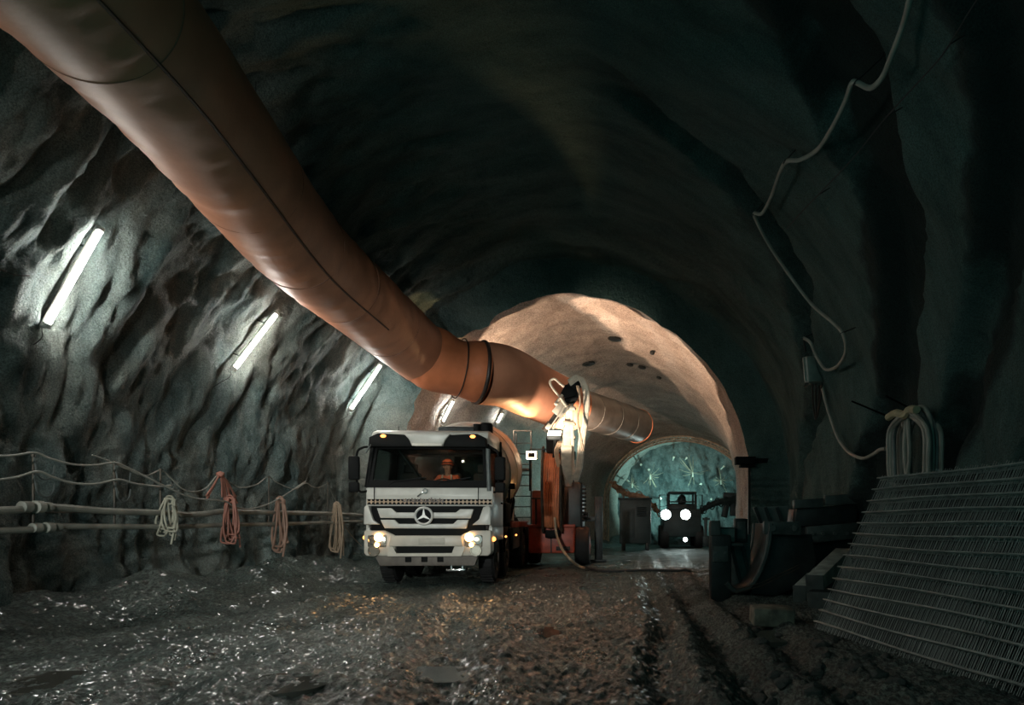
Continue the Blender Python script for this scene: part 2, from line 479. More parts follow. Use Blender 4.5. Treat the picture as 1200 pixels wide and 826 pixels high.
yy = ys(3.6, 38.9, 0.0040, 0.014); uu = np.linspace(-1.0, 1.0, 760); YY, UU = np.meshgrid(yy, uu, indexing='ij')
aa = np.interp(YY, KY, KA); XX = cxy(YY) + UU * (np.maximum(aa, 0) + 0.35)
floor = struct(grid_obj('floor', XX, YY, floor_z(XX, YY), None, True))
fm = bpy.data.materials.new('wet_churned_mud'); fm.use_nodes = True; nt = fm.node_tree; b = nt.nodes['Principled BSDF']
N = nt.nodes.new; Lk = nt.links.new
tc = N('ShaderNodeTexCoord')
n1 = N('ShaderNodeTexNoise'); n1.inputs['Scale'].default_value = 1.1; n1.inputs['Detail'].default_value = 7; Lk(tc.outputs['Object'], n1.inputs['Vector'])
r1 = N('ShaderNodeValToRGB'); r1.color_ramp.elements[0].position = 0.35; r1.color_ramp.elements[1].position = 0.68
r1.color_ramp.elements[0].color = (0.032, 0.050, 0.047, 1); r1.color_ramp.elements[1].color = (0.105, 0.132, 0.120, 1); Lk(n1.outputs['Fac'], r1.inputs['Fac'])
mpf = N('ShaderNodeMapping'); mpf.inputs['Scale'].default_value = (1.0, 0.45, 1.0); Lk(tc.outputs['Object'], mpf.inputs['Vector'])
ng = N('ShaderNodeTexNoise'); ng.inputs['Scale'].default_value = 34; ng.inputs['Detail'].default_value = 4; ng.inputs['Roughness'].default_value = 0.75; Lk(mpf.outputs[0], ng.inputs['Vector'])
rg = N('ShaderNodeValToRGB'); rg.color_ramp.elements[0].position = 0.42; rg.color_ramp.elements[1].position = 0.66
rg.color_ramp.elements[0].color = (0.35, 0.35, 0.35, 1); rg.color_ramp.elements[1].color = (3.2, 3.2, 3.1, 1); Lk(ng.outputs['Fac'], rg.inputs['Fac'])
mg = N('ShaderNodeMix'); mg.data_type = 'RGBA'; mg.blend_type = 'MULTIPLY'; mg.inputs[0].default_value = 1.0; Lk(r1.outputs['Color'], mg.inputs[6]); Lk(rg.outputs['Color'], mg.inputs[7]); Lk(mg.outputs[2], b.inputs['Base Color'])
n2 = N('ShaderNodeTexNoise'); n2.inputs['Scale'].default_value = 0.9; n2.inputs['Detail'].default_value = 5; Lk(tc.outputs['Object'], n2.inputs['Vector'])
r2 = N('ShaderNodeMapRange'); r2.inputs[1].default_value = 0.35; r2.inputs[2].default_value = 0.65; r2.inputs[3].default_value = 0.2; r2.inputs[4].default_value = 0.42; Lk(n2.outputs['Fac'], r2.inputs[0]); Lk(r2.outputs[0], b.inputs['Roughness'])
n3 = N('ShaderNodeTexNoise'); n3.inputs['Scale'].default_value = 24; n3.inputs['Detail'].default_value = 8; n3.inputs['Roughness'].default_value = 0.75; Lk(tc.outputs['Object'], n3.inputs['Vector'])
bp = N('ShaderNodeBump'); bp.inputs['Strength'].default_value = 1.0; bp.inputs['Distance'].default_value = 0.07; Lk(n3.outputs['Fac'], bp.inputs['Height']); Lk(bp.outputs[0], b.inputs['Normal'])
sx = N('ShaderNodeSeparateXYZ'); Lk(tc.outputs['Object'], sx.inputs[0])
wet = N('ShaderNodeMapRange'); wet.interpolation_type = 'SMOOTHSTEP'; wet.inputs[1].default_value = -0.6; wet.inputs[2].default_value = 1.0; wet.inputs[3].default_value = 0.5; wet.inputs[4].default_value = 0.04; Lk(sx.outputs[0], wet.inputs[0]); Lk(wet.outputs[0], b.inputs['Coat Weight'])
rgh = N('ShaderNodeMath'); rgh.operation = 'MULTIPLY_ADD'; Lk(wet.outputs[0], rgh.inputs[0]); rgh.inputs[1].default_value = -0.55; rgh.inputs[2].default_value = 0.30; rg2 = N('ShaderNodeMath'); rg2.operation = 'ADD'; Lk(r2.outputs[0], rg2.inputs[0]); Lk(rgh.outputs[0], rg2.inputs[1]); Lk(rg2.outputs[0], b.inputs['Roughness'])
b.inputs['Coat Roughness'].default_value = 0.10; b.inputs['Coat IOR'].default_value = 1.4
floor.data.materials.clear(); floor.data.materials.append(fm)

# ------------------------------------------------------------------ shared materials
white_paint = mat('white_paint', (0.62, 0.62, 0.57), 0.35, 0, 0.12, 3)
cream_paint = mat('cream_paint', (0.60, 0.56, 0.48), 0.4, 0, 0.15, 3)
black_plastic = mat('black_plastic', (0.005, 0.006, 0.006), 0.65, 0, 0.2, 5, spec=0.15)
dark_steel = mat('dark_steel', (0.035, 0.042, 0.042), 0.5, 0.5, 0.35, 4, 0.15)
grey_steel = mat('grey_steel', (0.13, 0.15, 0.145), 0.5, 0.3, 0.35, 4, 0.15)
rust_steel = mat('worn_steel', (0.06, 0.065, 0.06), 0.55, 0.4, 0.5, 5, 0.2, col2=(0.11, 0.085, 0.06))
chrome = mat('chrome', (0.75, 0.76, 0.75), 0.15, 1.0, 0.0)
rubber = mat('rubber', (0.014, 0.014, 0.014), 0.75, 0, 0.3, 8, 0.3)
pipe_mat = mat('pale_pipe', (0.28, 0.28, 0.24), 0.5, 0, 0.35, 3, 0.2)
cable_mat = mat('pale_cable', (0.30, 0.30, 0.26), 0.55, 0, 0.2, 4)
cable_dark = mat('dark_cable', (0.03, 0.033, 0.032), 0.5, 0, 0.2, 4)
red_paint = mat('red_paint', (0.42, 0.07, 0.035), 0.45, 0, 0.35, 4, 0.1)
orange_hose = mat('orange_hose', (0.62, 0.22, 0.10), 0.5, 0, 0.25, 4)
tan_hose = mat('tan_hose', (0.50, 0.36, 0.24), 0.6, 0, 0.3, 5)
timber = mat('grey_timber', (0.42, 0.45, 0.41), 0.7, 0, 0.35, 6, 0.3)
# ------------------------------------------------------------------ ventilation duct
duct_orange = mat('orange_duct_fabric', (0.47, 0.205, 0.12), 0.55, 0, 0.22, 1.2, 0.12, 14, spec=0.3)
duct_red = mat('red_duct_fabric', (0.50, 0.16, 0.07), 0.5, 0, 0.25, 1.5, 0.12, 14, spec=0.3)
duct_dark = mat('dark_band', (0.03, 0.02, 0.016), 0.5, 0, 0.2, 5)
duct_steel = mat('silver_duct_sleeve', (0.26, 0.265, 0.25), 0.34, 0.7, 0.2, 3)


def tube_frame(pts):
    P = [Vector(p) for p in pts]; T = []
    for i in range(len(P)):
        T.append((P[min(i + 1, len(P) - 1)] - P[max(i - 1, 0)]).normalized())
    return P, T


def duct_sleeve(path, r, name, material, parent, o, wr=0.012, seed=0, n=72, thick=0.012):
    """fabric sleeve round a path: soft wrinkles across, open at both ends, with a thickness"""
    P, T = tube_frame(path); m = len(P); th = np.linspace(0, 2 * math.pi, n, endpoint=False)
    ln = [0.0]
    for i in range(1, m): ln.append(ln[-1] + (P[i] - P[i - 1]).length)
    rr = list(r) if hasattr(r, '__len__') else [r] * m
    mb = M(o); rings = []
    for i in range(m):
        up = Vector((0, 0, 1)); b_ = (up - T[i] * up.dot(T[i])).normalized(); a_ = T[i].cross(b_)
        d = 0.22 * wr * fbm(np.full(n, ln[i] * 0.9), np.cos(th) * 1.5 + 4, 300 + seed, 2)
        fine = fbm(np.full(n, ln[i] * 8.0) + 0.35 * np.sin(th), np.sin(th) * 2.0 + np.cos(th) + 7, 310 + seed, 3)
        patch = np.clip(fbm(np.full(n, ln[i] * 0.55), np.sin(th * 1.0 + 1) * 2 + 2, 330 + seed, 2) * 2.2 + 0.15, 0, 1)
        d = d + wr * fine * patch
        rings.append([mb.bm.verts.new(P[i] + (a_ * math.cos(t) + b_ * math.sin(t)) * (rr[i] + dd)) for t, dd in zip(th, d)])
    for A, B in zip(rings, rings[1:]):
        for k in range(n): mb.bm.faces.new((A[k], A[(k + 1) % n], B[(k + 1) % n], B[k]))
    return mb.build(name, material, parent, ang=60)


def resample(pts, step):
    P = smooth_path(pts, 40); out = [P[0]]; acc = 0
    for a, b_ in zip(P, P[1:]):
        acc += (b_ - a).length
        if acc >= step: out.append(b_); acc = 0
    if (out[-1] - P[-1]).length > 1e-3: out.append(P[-1])
    return out


d_o = at(494, 414, 16.0); d_o.z = 0
t_duct = thing('ventilation_duct', 'huge orange-brown fabric ventilation duct hung diagonally below the tunnel roof', 'ventilation duct', (d_o.x, d_o.y, 4.4))
o = t_duct.location.copy()
A = [at(-200, -330, 3.6), at(148, 37, 6.2), at(245, 155, 7.9), at(348, 285, 10.6), at(425, 355, 13.2), at(496, 416, 16.2)]
pA = resample(A, 0.055)
duct_sleeve(pA, 0.70, 'fabric_sleeve', duct_orange, t_duct, o, 0.022, 1)
B = [at(494, 414, 16.0), at(528, 429, 16.3), at(566, 437, 16.7)]
pB = resample(B, 0.04); duct_sleeve(pB, [0.70 + 0.04 * math.sin(i / len(pB) * 9.0) for i in range(len(pB))], 'bend_sleeve', duct_red, t_duct, o, 0.02, 2)
Cc = [at(560, 437, 16.6), at(590, 441, 17.1), at(620, 455, 18.4), at(652, 470, 19.9), at(668, 475, 20.6)]
pC = resample(Cc, 0.05); duct_sleeve(pC, 0.76, 'lit_sleeve', duct_orange, t_duct, o, 0.016, 3)
D = [at(664, 474.5, 20.4), at(712, 488, 22.6), at(747, 499, 24.6)]
pD = resample(D, 0.08); duct_sleeve(pD, 0.60, 'silver_sleeve', duct_steel, t_duct, o, 0.008, 4)


def hoop(path, i, R, r, name, material, w=1):
    P, T = tube_frame(path)
    mb = M(o); mb.torus(P[i], T[i], R, r, 64, 8); return mb.build(name, material, t_duct)


hoop(pA, len(pA) - 2, 0.71, 0.022, 'joint_band', duct_dark)
hoop(pB, len(pB) - 3, 0.735, 0.05, 'joint_band', duct_dark)
hoop(pB, int(len(pB) * .55), 0.715, 0.014, 'joint_band', duct_dark)
hoop(pD, len(pD) - 1, 0.60, 0.022, 'end_hoop', orange_hose)
for f_ in (0.18, 0.42, 0.56, 0.70, 0.86): hoop(pA, int(len(pA) * f_), 0.700, 0.007, 'seam_ring', mat('seam_shade', (.20, .085, .05), .6, 0, .2))
for f_ in (0.25, 0.5, 0.75): hoop(pD, int(len(pD) * f_), 0.602, 0.008, 'seam_ring', grey_steel)
# seam that runs along the underside, and hangers up to the roof
P, T = tube_frame(pA); mb = M(o); pts = []
for i in range(0, len(P), 3):
    up = Vector((0, 0, 1)); b_ = (up - T[i] * up.dot(T[i])).normalized(); a_ = T[i].cross(b_)
    ang = math.radians(-46); pts.append(P[i] + (a_ * math.cos(ang) + b_ * math.sin(ang)) * 0.712)
mb.tube(pts[:int(len(pts) * .8)], 0.016, 6); mb.build('long_seam', mat('seam_brown', (.10, .045, .03), .6, 0, .3, 4), t_duct)
P, T = tube_frame(pA)
for k in range(12, len(P) - 2, 34):
    top = P[k] + Vector((0, 0, 0.7)); mb = M(o); mb.cyl(top - Vector((0, 0, .01)), top + Vector((0, 0, 1.2)), 0.005, n=5); mb.build('hanger_wire', dark_steel, t_duct)

# ------------------------------------------------------------------ fluorescent lamps on the wall
tube_m = mat('lit_tube', (0.9, 0.9, 0.85), 0.4, 0, 0, emit=(1.0, 0.97, 0.89), strength=TUBE_STRENGTH)
lamp_body = mat('lamp_housing', (0.5, 0.5, 0.46), 0.45, 0, 0.1)


def wall_lamp(p0, p1, label, r=0.022, grp='fluorescent lamps along the wall'):
    p0 = Vector(p0); p1 = Vector(p1); c = (p0 + p1) / 2
    t = thing('fluorescent_lamp', label, 'lamp', c, 0, grp)
    ax = (p1 - p0).normalized(); L = (p1 - p0).length
    inw = Vector((float(cxy(c.y)) - c.x, 0, Z0 - c.z)).normalized(); inw = (inw - ax * inw.dot(ax)).normalized()
    m_ = M(c); m_.bar(p0 - ax * 0.04 - inw * 0.045, p1 + ax * 0.04 - inw * 0.045, 0.07, 0.05, 0.012); m_.build('housing', lamp_body, t)
    m_ = M(c); m_.cyl(p0, p1, r, n=14); m_.build('tube', tube_m, t)
    for q, sg in ((p0, -1), (p1, 1)):
        m_ = M(c); m_.cyl(q - ax * sg * 0.02, q + ax * sg * 0.03, r * 1.35, n=12); m_.box(q - inw * 0.02 + ax * sg * .015, (0.04, 0.04, 0.06), None, 0.008); m_.build('end_cap', lamp_body, t)
    for f_ in (0.2, 0.8):
        q = p0.lerp(p1, f_); m_ = M(c); m_.cyl(q - inw * 0.06, q - inw * 0.22, 0.012, n=6); m_.build('bracket', dark_steel, t)
    q = p0 - ax * 0.05; m_ = M(c); m_.tube(smooth_path([q - inw * .04, q - ax * 0.12 + inw * .02, q - ax * 0.28 - inw * 0.05, q - ax * 0.45 - inw * 0.12]), 0.006, 6); m_.build('lead', cable_dark, t)
    return t


def lamp_px(a, b_, label, inset=0.1, **k):
    g0, g1 = wall_hit(*a, .15), wall_hit(*b_, .15); inset = inset + max(relief(g0.lerp(g1, t)) for t in np.linspace(0, 1, 12))
    A_ = wall_hit(*a, inset); B_ = wall_hit(*b_, inset)
    return wall_lamp(A_, B_, label, **k)


lamp_px((55, 381), (118, 269), 'fluorescent tube lamp tilted on rough wall, biggest and nearest of the row', r=0.03)
lamp_px((275, 432), (324, 368), 'fluorescent tube lamp on rough wall, second of the row, clear of the duct', r=0.03)
lamp_px((411, 480), (446, 428), 'fluorescent tube lamp on wall with its upper end meeting the duct', r=0.032)
lamp_px((519, 494), (531, 470), 'small far fluorescent lamp glimpsed above the middle of the truck cab roof', r=0.03)
lamp_px((583, 495), (589, 484), 'tiny far fluorescent lamp glimpsed beside the top of the mixer drum', r=0.03)
# the row goes on behind the photographer
wall_lamp((-6.75, 3.0, 4.1), (-6.15, 3.35, 5.15), 'fluorescent tube lamp on the wall beside the photographer', r=0.03)
wall_lamp((-6.75, -1.6, 4.1), (-6.15, -1.25, 5.15), 'fluorescent tube lamp on the wall behind the photographer', r=0.03)

# ------------------------------------------------------------------ service pipes, posts and lines along the lamp-side wall
PX = -6.35


def px_path(pts, X): return [at_x(a, b_, X) for a, b_ in pts]


def run(name, pts, X, r, material, label, cat, parts=(), n=10, step=8):
    P = smooth_path(px_path(pts, X), step); c = P[len(P) // 2].copy()
    t = thing(name, label, cat, c)
    m_ = M(c); m_.tube(P, r, n); m_.build('pipe_run' if 'pipe' in name else 'line', material, t)
    for px in parts:
        q = min(P, key=lambda v: abs(VX + v.x * F / v.y - px)); i = P.index(q); d = (P[min(i + 9, len(P) - 1)] - P[max(0, i - 9)]); d.z *= .5; d.normalize()
        m_ = M(c); m_.lathe([(-.16, r * 1.05), (-.15, r * 1.5), (-.06, r * 1.55), (-.05, r * 1.1), (.0, r * 1.1), (.01, r * 1.7), (.09, r * 1.7), (.10, r * 1.1), (.15, r * 1.4), (.2, r * 1.3), (.21, r * 1.05)], q, d, 14)
        m_.build('coupling', pipe_mat, t)
    return t, P


t_p1, P1 = run('service_pipe', [(-900, 590), (-300, 597), (0, 598), (40, 594), (75, 595), (130, 599), (200, 601), (215, 603), (240, 602), (262, 599), (300, 600), (345, 601), (388, 602), (424, 604)], PX, 0.040, pipe_mat,
               'upper of the two pale pipes along the wall, with the lumpy coupling', 'pipe', (42,))
t_p2, P2 = run('service_pipe', [(-900, 642), (-300, 631), (0, 622), (50, 619), (58, 617), (140, 617), (210, 617), (262, 615), (320, 614), (388, 612), (424, 611)], PX + .02, 0.034, pipe_mat,
               'lower of the two pale pipes along the wall, below the coupled one', 'pipe', (52,))
run('sagging_line', [(-900, 470), (-600, 530), (-300, 520), (-160, 535), (0, 534.5), (40, 530.5), (58, 537), (85, 544), (112, 545), (134, 542), (150, 548), (190, 568), (225, 583), (262, 587), (272, 592), (285, 596), (300, 595), (320, 588), (340, 576), (358, 564)], PX + .10, 0.012, cable_mat,
    'pale sagging line over the tops of the first two wall posts', 'cable')
run('sagging_line', [(-900, 520), (-600, 562), (-300, 556), (-120, 575), (0, 562), (20, 559), (44, 552.5), (62, 559), (85, 566), (112, 567), (139, 562), (160, 567), (186, 570), (200, 569)], PX + .06, 0.013, cable_mat,
    'lower pale sagging line resting in the upper hooks of the wall posts', 'cable')
run('sagging_line', [(108, 533), (130, 541), (168, 557), (188, 551), (200, 560), (218, 575), (240, 573), (256, 556), (266, 562), (280, 571), (300, 568), (314, 559), (326, 566), (345, 573), (358, 566), (366, 570), (374, 571), (384, 566)], PX - .05, 0.009, cable_mat,
    'thin line dipping between the rear posts, through the red tuft of rope', 'cable')
run('thin_wire', [(384, 566), (392, 584), (404, 598), (420, 602)], PX - .05, 0.005, cable_mat, 'thin wire slanting down to the pipes beside the truck mirror', 'wire')
run('thin_wire', [(398, 604), (410, 625), (424, 640)], PX + .1, 0.006, tan_hose, 'thin wire slanting below the pipes towards the truck headlight', 'wire')
run('thin_wire', [(358, 564), (368, 540), (378, 516), (384, 500)], PX + .05, 0.004, grey_steel, 'thin wire rising up the wall left of the truck', 'wire')
run('thin_wire', [(-30, 312), (0, 316), (18, 322), (34, 323)], -6.3, 0.006, cable_dark, 'short dark wire on the wall beside the nearest lamp', 'wire')


def wall_post(px, y0, y1, X, label, hooks):
    b_ = at_x(px, y1, X); tp = at_x(px, y0, X); g = at_x(px, 612, X); zb = b_.z
    t = thing('wall_post', label, 'post', (g.x, g.y, zb), 0, 'steel posts along the wall'); oo = t.location.copy()
    m_ = M(oo); m_.cyl((g.x, g.y, zb), (g.x, g.y, tp.z), 0.013, n=8); m_.cyl((g.x, g.y, tp.z - .02), (g.x, g.y, tp.z + .02), 0.022, n=8); m_.build('shaft', rust_steel, t)
    for hz in hooks:
        z = at_x(px, hz, X).z; m_ = M(oo)
        pts = [Vector((g.x, g.y, z + .14))] + [Vector((g.x + .03 + 0.0, g.y + .11 - .11 * math.cos(a), z - .11 * math.sin(a))) for a in np.linspace(0, math.pi, 9)] + [Vector((g.x + .03, g.y + .225, z + .05))]
        m_.tube(smooth_path(pts, 3), 0.009, 6); m_.build('hook', grey_steel, t)
    za = at_x(px, 600, X).z; m_ = M(oo); m_.cyl((g.x, g.y, za), (g.x - 1.1, g.y + .2, za), 0.010, n=6); m_.build('anchor', rust_steel, t)
    return t


wall_post(39, 533, 620, PX - .03, 'thin steel wall post with a big open hook, by the pipe coupling', (549, 570))
wall_post(134, 542, 620, PX - .03, 'thin steel wall post with open hooks, midway between coupling and pale coil', (557, 577))
wall_post(188, 551, 620, PX - .03, 'thin steel wall post standing against the pale hose coil', ())
wall_post(315, 559, 617, PX - .03, 'faint thin wall post between the two hanging red-brown coils', ())
wall_post(384, 566, 615, PX - .03, 'faint thin wall post above the last coil before the truck', ())


def coil(px, ytop, ybot, X, wpx, n, r, material, label, seed, tails=2):
    """a hank of hose hung over the upper pipe"""
    rn = random.Random(seed); top = at_x(px, ytop, X + .06); Y = top.y; zt = top.z; zb = CAMH - (ybot - VY) * Y / F; wd = wpx * Y / F
    t = thing('hose_coil', label, 'hose', (top.x, Y, zt), 0, 'coiled hoses hung on the pipes'); oo = t.location.copy()
    for k in range(n):
        e = rn.uniform(-.5, .5); zb_ = zb + (zt - zb) * rn.uniform(0, .22); w_ = wd * rn.uniform(.35, .6); yc = Y + rn.uniform(-.12, .12) * wd; dx = .012 + .022 * k / n * 2
        pts = []
        for a in np.linspace(0, 2 * math.pi, 18, endpoint=False):
            v = math.cos(a); hh = (zt - zb_) / 2; z = (zt + zb_) / 2 + hh * v
            side = math.sin(a) * w_ * (0.62 - 0.38 * v)
            pts.append(Vector((top.x + dx + 0.07 * math.sin(a * 1.0 + k) * (1 - v) * .5 + (.05 if math.sin(a) > 0 else -.03), yc + side + e * .1 * (1 - v), z)))
        m_ = M(oo); m_.tube(smooth_path(pts, 3, True), r, 7, closed=True); m_.build('loop', material, t)
    for k in range(tails):
        y_ = Y + rn.uniform(-.5, .5) * wd * .6; m_ = M(oo)
        m_.tube(smooth_path([(top.x + .1, y_, zt - .1), (top.x + .13, y_ + .03, (zt + zb) / 2), (top.x + .12, y_ + rn.uniform(-.1, .12), zb - .06 - .05 * k)]), r, 7); m_.build('tail', material, t)
    # the tie round the hank, over the pipe
    m_ = M(oo); m_.torus((top.x + .03, Y, zt - .02), (0, 1, 0), 0.055, 0.012, 16, 6); m_.build('tie', material, t)
    return t


coil(196, 584, 628, PX, 15, 6, 0.013, mat('pale_rope', (0.33, 0.32, 0.25), 0.7, 0, 0.2), 'pale cream hose coil hanging on the wall pipes, nearest of the four', 1)
coil(267, 583, 637, PX, 14, 8, 0.014, mat('red_rope', (0.30, 0.125, 0.09), 0.6, 0, 0.25), 'thick reddish hose coil hanging below the red rope tuft', 2, 1)
coil(326, 584, 648, PX, 11, 5, 0.019, mat('brown_rope', (0.27, 0.16, 0.115), 0.6, 0, 0.25), 'long brown hose coil of few loops, third along the pipes', 3, 1)
coil(393, 590, 648, PX, 9, 4, 0.019, mat('dull_tan_rope', (.30, .22, .15), .6, 0, .25), 'slim tan hose coil hanging nearest the truck', 4, 2)
# red tuft of rope
q = at_x(256, 556, PX - .05); tf = thing('rope_tuft', 'frayed red rope tuft tied on the thin line above the reddish coil', 'rope', q); rn = random.Random(5)
for k in range(9):
    m_ = M(q); dy = rn.uniform(-.42, .42); m_.tube(smooth_path([q + Vector((.03, 0, .03)), q + Vector((.06, dy * .5, -.16)), q + Vector((.07, dy, -.30 - rn.random() * .2))]), 0.014, 6); m_.build('strand', MATS['red_rope'], tf)
m_ = M(q); m_.ball(q + Vector((.03, 0, 0)), .055, 2, (1, 1.2, 1), .15, 3); m_.build('knot', MATS['red_rope'], tf)
# ------------------------------------------------------------------ concrete mixer truck (own axes: x across, y to the rear, z up)
TX, TY, TYAW = -4.05, 13.3, math.radians(3.0)
T_ = thing('mixer_truck', 'cream concrete mixer truck with lit headlights and a driver in orange', 'truck', (TX, TY, 0.0), TYAW)
headlamp_m = mat('lit_headlamp', (1, .8, .5), 0.3, 0, 0, emit=(1.0, 0.50, 0.16), strength=14)
amber_m = mat('lit_amber', (1, .45, .1), 0.3, 0, 0, emit=(1.0, 0.36, 0.09), strength=3.2)
reflector_m = mat('lamp_reflector', (0.55, 0.5, 0.42), 0.2, 0.8, 0)
window_glass = glass_mat('window_glass')
lens_glass = glass_mat('lens_glass', (1, .97, .9), 0.05, 0.1)
interior = mat('cab_interior', (0.05, 0.055, 0.055), 0.7, 0, 0.2, 5)
drum_paint = mat('drum_paint', (0.50, 0.46, 0.40), 0.5, 0, 0.25, 2.5, 0.08)
frame_dark = mat('chassis_dark', (0.03, 0.03, 0.03), 0.6, 0.2, 0.4, 6, 0.2, col2=(0.075, 0.05, 0.04))


def tp(name, m_, material, parent=T_, **k): return m_.build(name, material, parent, **k)


def hx(px): return (px - 501.5) / 60.15


def hz(py): return CAMH - (py - VY) / 60.15


# chassis and fenders
m_ = M(); m_.box((-.42, 4.2, .92), (.09, 7.2, .24), None, .01); m_.box((.42, 4.2, .92), (.09, 7.2, .24), None, .01)
for y in (1.0, 2.2, 3.6, 5.0, 6.4, 7.6): m_.box((0, y, .92), (.9, .12, .18))
tp('chassis', m_, frame_dark)
# hood panel under the windscreen
m_ = M(); m_.prism([(.02, hz(593)), (.0, hz(580)), (.03, hz(570)), (.20, hz(570)), (.24, hz(593))], 'x', hx(431), hx(577), .012); hood = tp('hood_panel', m_, white_paint)
m_ = M()
for px in (440, 560): m_.box((hx(px), -.005, (hz(571) + hz(592)) / 2), (.012, .03, .34))
tp('panel_gap', m_, black_plastic, hood)
# checkered stripe: one mesh, two colours of little lozenges on a pale band
m_ = M(); m_.box(((hx(432) + hx(576)) / 2, -.006, hz(588)), (hx(576) - hx(432), .02, .105)); tp('stripe_band', m_, mat('stripe_ochre', (.50, .36, .24), .5, 0, .15), hood)
m_ = M(); w_ = (hx(576) - hx(432)) / 30
for i in range(30):
    x = hx(432) + w_ * (i + .5)
    for zz, sg in ((hz(585.6), -1), (hz(590.4), 1)):
        m_.prism([(x - w_ * .46, zz + .012 * -sg), (x + w_ * .46, zz + .012 * -sg), (x + w_ * .2, zz + .03 * sg), (x - w_ * .2, zz + .03 * sg)], 'y', -.022, -.012)
tp('stripe_checks', m_, black_plastic, hood)
m_ = M()   # raised unreadable script across the middle of the stripe
rn = random.Random(3)
for i in range(15):
    x = hx(474) + i * (hx(519) - hx(474)) / 14; h_ = rn.uniform(.05, .10)
    m_.box((x, -.026, hz(586.5) + rn.uniform(-.02, .02)), (.025, .012, h_), (0, rn.uniform(-.5, .5), 0), .003); m_.box((x + .02, -.026, hz(586.5) - .02), (.035, .012, .016), None, .003)
tp('stripe_script', m_, mat('script_grey', (.20, .17, .15), .5, 0, .2), hood)
m_ = M(); m_.bar((hx(490), -.03, hz(582)), (hx(497.5), -.05, hz(576.5)), .03, .03, .006); m_.torus((hx(499), -.05, hz(575.5)), (0, 1, 0), .04, .012, 16, 6); tp('key_handle', m_, chrome, hood)
# grille
m_ = M(); m_.box((0, .10, (hz(593) + hz(628)) / 2), (2.2, .12, .6), None, .02); grille = tp('grille', m_, black_plastic)
def slatp(y0, y1, xa, xb, xc, xd): return [(hx(xa), hz(y0)), (hx(xb), hz(y0)), (hx(xc), hz(y1)), (hx(xd), hz(y1))]
for poly in (
        [(443, 595.5), (460, 595.5), (465, 600.5), (534, 600.5), (539, 596.5), (555, 596.5), (551, 607.5), (447, 607)],
        [(447, 609), (463, 609), (468, 613.8), (531, 613.8), (536, 609), (549, 609), (546, 619.5), (452, 619)]):
    m_ = M(); m_.prism([(hx(a), hz(b_)) for a, b_ in poly], 'y', -.02, .06, .012); tp('grille_slat', m_, white_paint, grille)
for sg, poly in ((-1, [(428.5, 594.5), (431, 592.5), (434, 593.5), (439, 609.5), (446, 614.5), (428.5, 614.5)]), (1, [(574.5, 594.5), (572, 592.5), (566, 594), (561, 608.5), (553, 615), (574.5, 615)])):
    m_ = M(); m_.prism([(hx(a), hz(b_)) for a, b_ in poly], 'y', -.03, .30, .015); tp('corner_panel', m_, white_paint, grille)
# three-pointed star in a ring
m_ = M(); c = (hx(497.5), -.05, hz(604.5)); m_.torus(c, (0, 1, 0), .162, .024, 36, 8)
star = []
for k in range(6):
    a = math.pi / 2 + k * math.pi / 3; r_ = .16 if k % 2 == 0 else .03
    star.append((c[0] + r_ * math.cos(a), c[2] + r_ * math.sin(a)))
m_.prism(star, 'y', -.062, -.035); emb = tp('star_emblem', m_, mat('brushed_silver', (.78, .78, .74), .4, .3, .05), grille)
m_ = M(); m_.lathe([(0, .14), (.02, .14)], (c[0], -.045, c[2]), (0, 1, 0), 28); tp('emblem_disc', m_, black_plastic, grille)
# bumper
m_ = M()
m_.prism([(hx(460), hz(627.5)), (hx(541), hz(627.5)), (hx(543), hz(640)), (hx(457), hz(640))], 'y', -.07, .1, .015)
m_.prism([(hx(457), hz(640.2)), (hx(462), hz(640.2)), (hx(466), hz(648)), (hx(530), hz(648)), (hx(533), hz(640.2)), (hx(546), hz(640.2)), (hx(541), hz(651.5)), (hx(456), hz(651.5))], 'y', -.06, .1)
for sg in (-1, 1):
    m_.prism([(sg * 1.22, hz(621.5)), (sg * .82, hz(621.5)), (sg * .62, hz(627.5)), (sg * .62, hz(651.5)), (sg * 1.17, hz(651.5)), (sg * 1.22, hz(648))], 'y', -.02, .40, .03)
bumper = tp('bumper', m_, cream_paint)
m_ = M(); m_.box((0, .05, hz(644)), (1.2, .1, .15)); m_.box((0, .08, hz(624)), (2.0, .1, .12)); tp('bumper_slot', m_, black_plastic, bumper)
m_ = M(); m_.box((hx(507), -.078, hz(634)), (.5, .012, .13), None, .004); tp('number_plate', m_, mat('blank_plate', (.5, .47, .40), .5, 0, .1), bumper)
m_ = M(); m_.prism([(hx(440), hz(651)), (hx(560), hz(651)), (hx(556), hz(663)), (hx(446), hz(663))], 'y', .0, .14, .02); val = tp('valance', m_, mat('dusty_metal', (.16, .14, .12), .6, 0, .3, 4, .2))
for px in (479, 497.5, 516):
    m_ = M(); m_.box((hx(px), -.002, hz(655.5)), (.12, .03, .10), None, .008); tp('towing_hole', m_, black_plastic, val)
m_ = M(); m_.bar((hx(523), .02, hz(668)), (hx(546), .02, hz(667.5)), .2, .05, .015); m_.bar((hx(528), .06, hz(662)), (hx(528), .06, hz(668)), .03, .03); m_.bar((hx(541), .06, hz(662)), (hx(541), .06, hz(668)), .03, .03); tp('foot_step', m_, chrome)
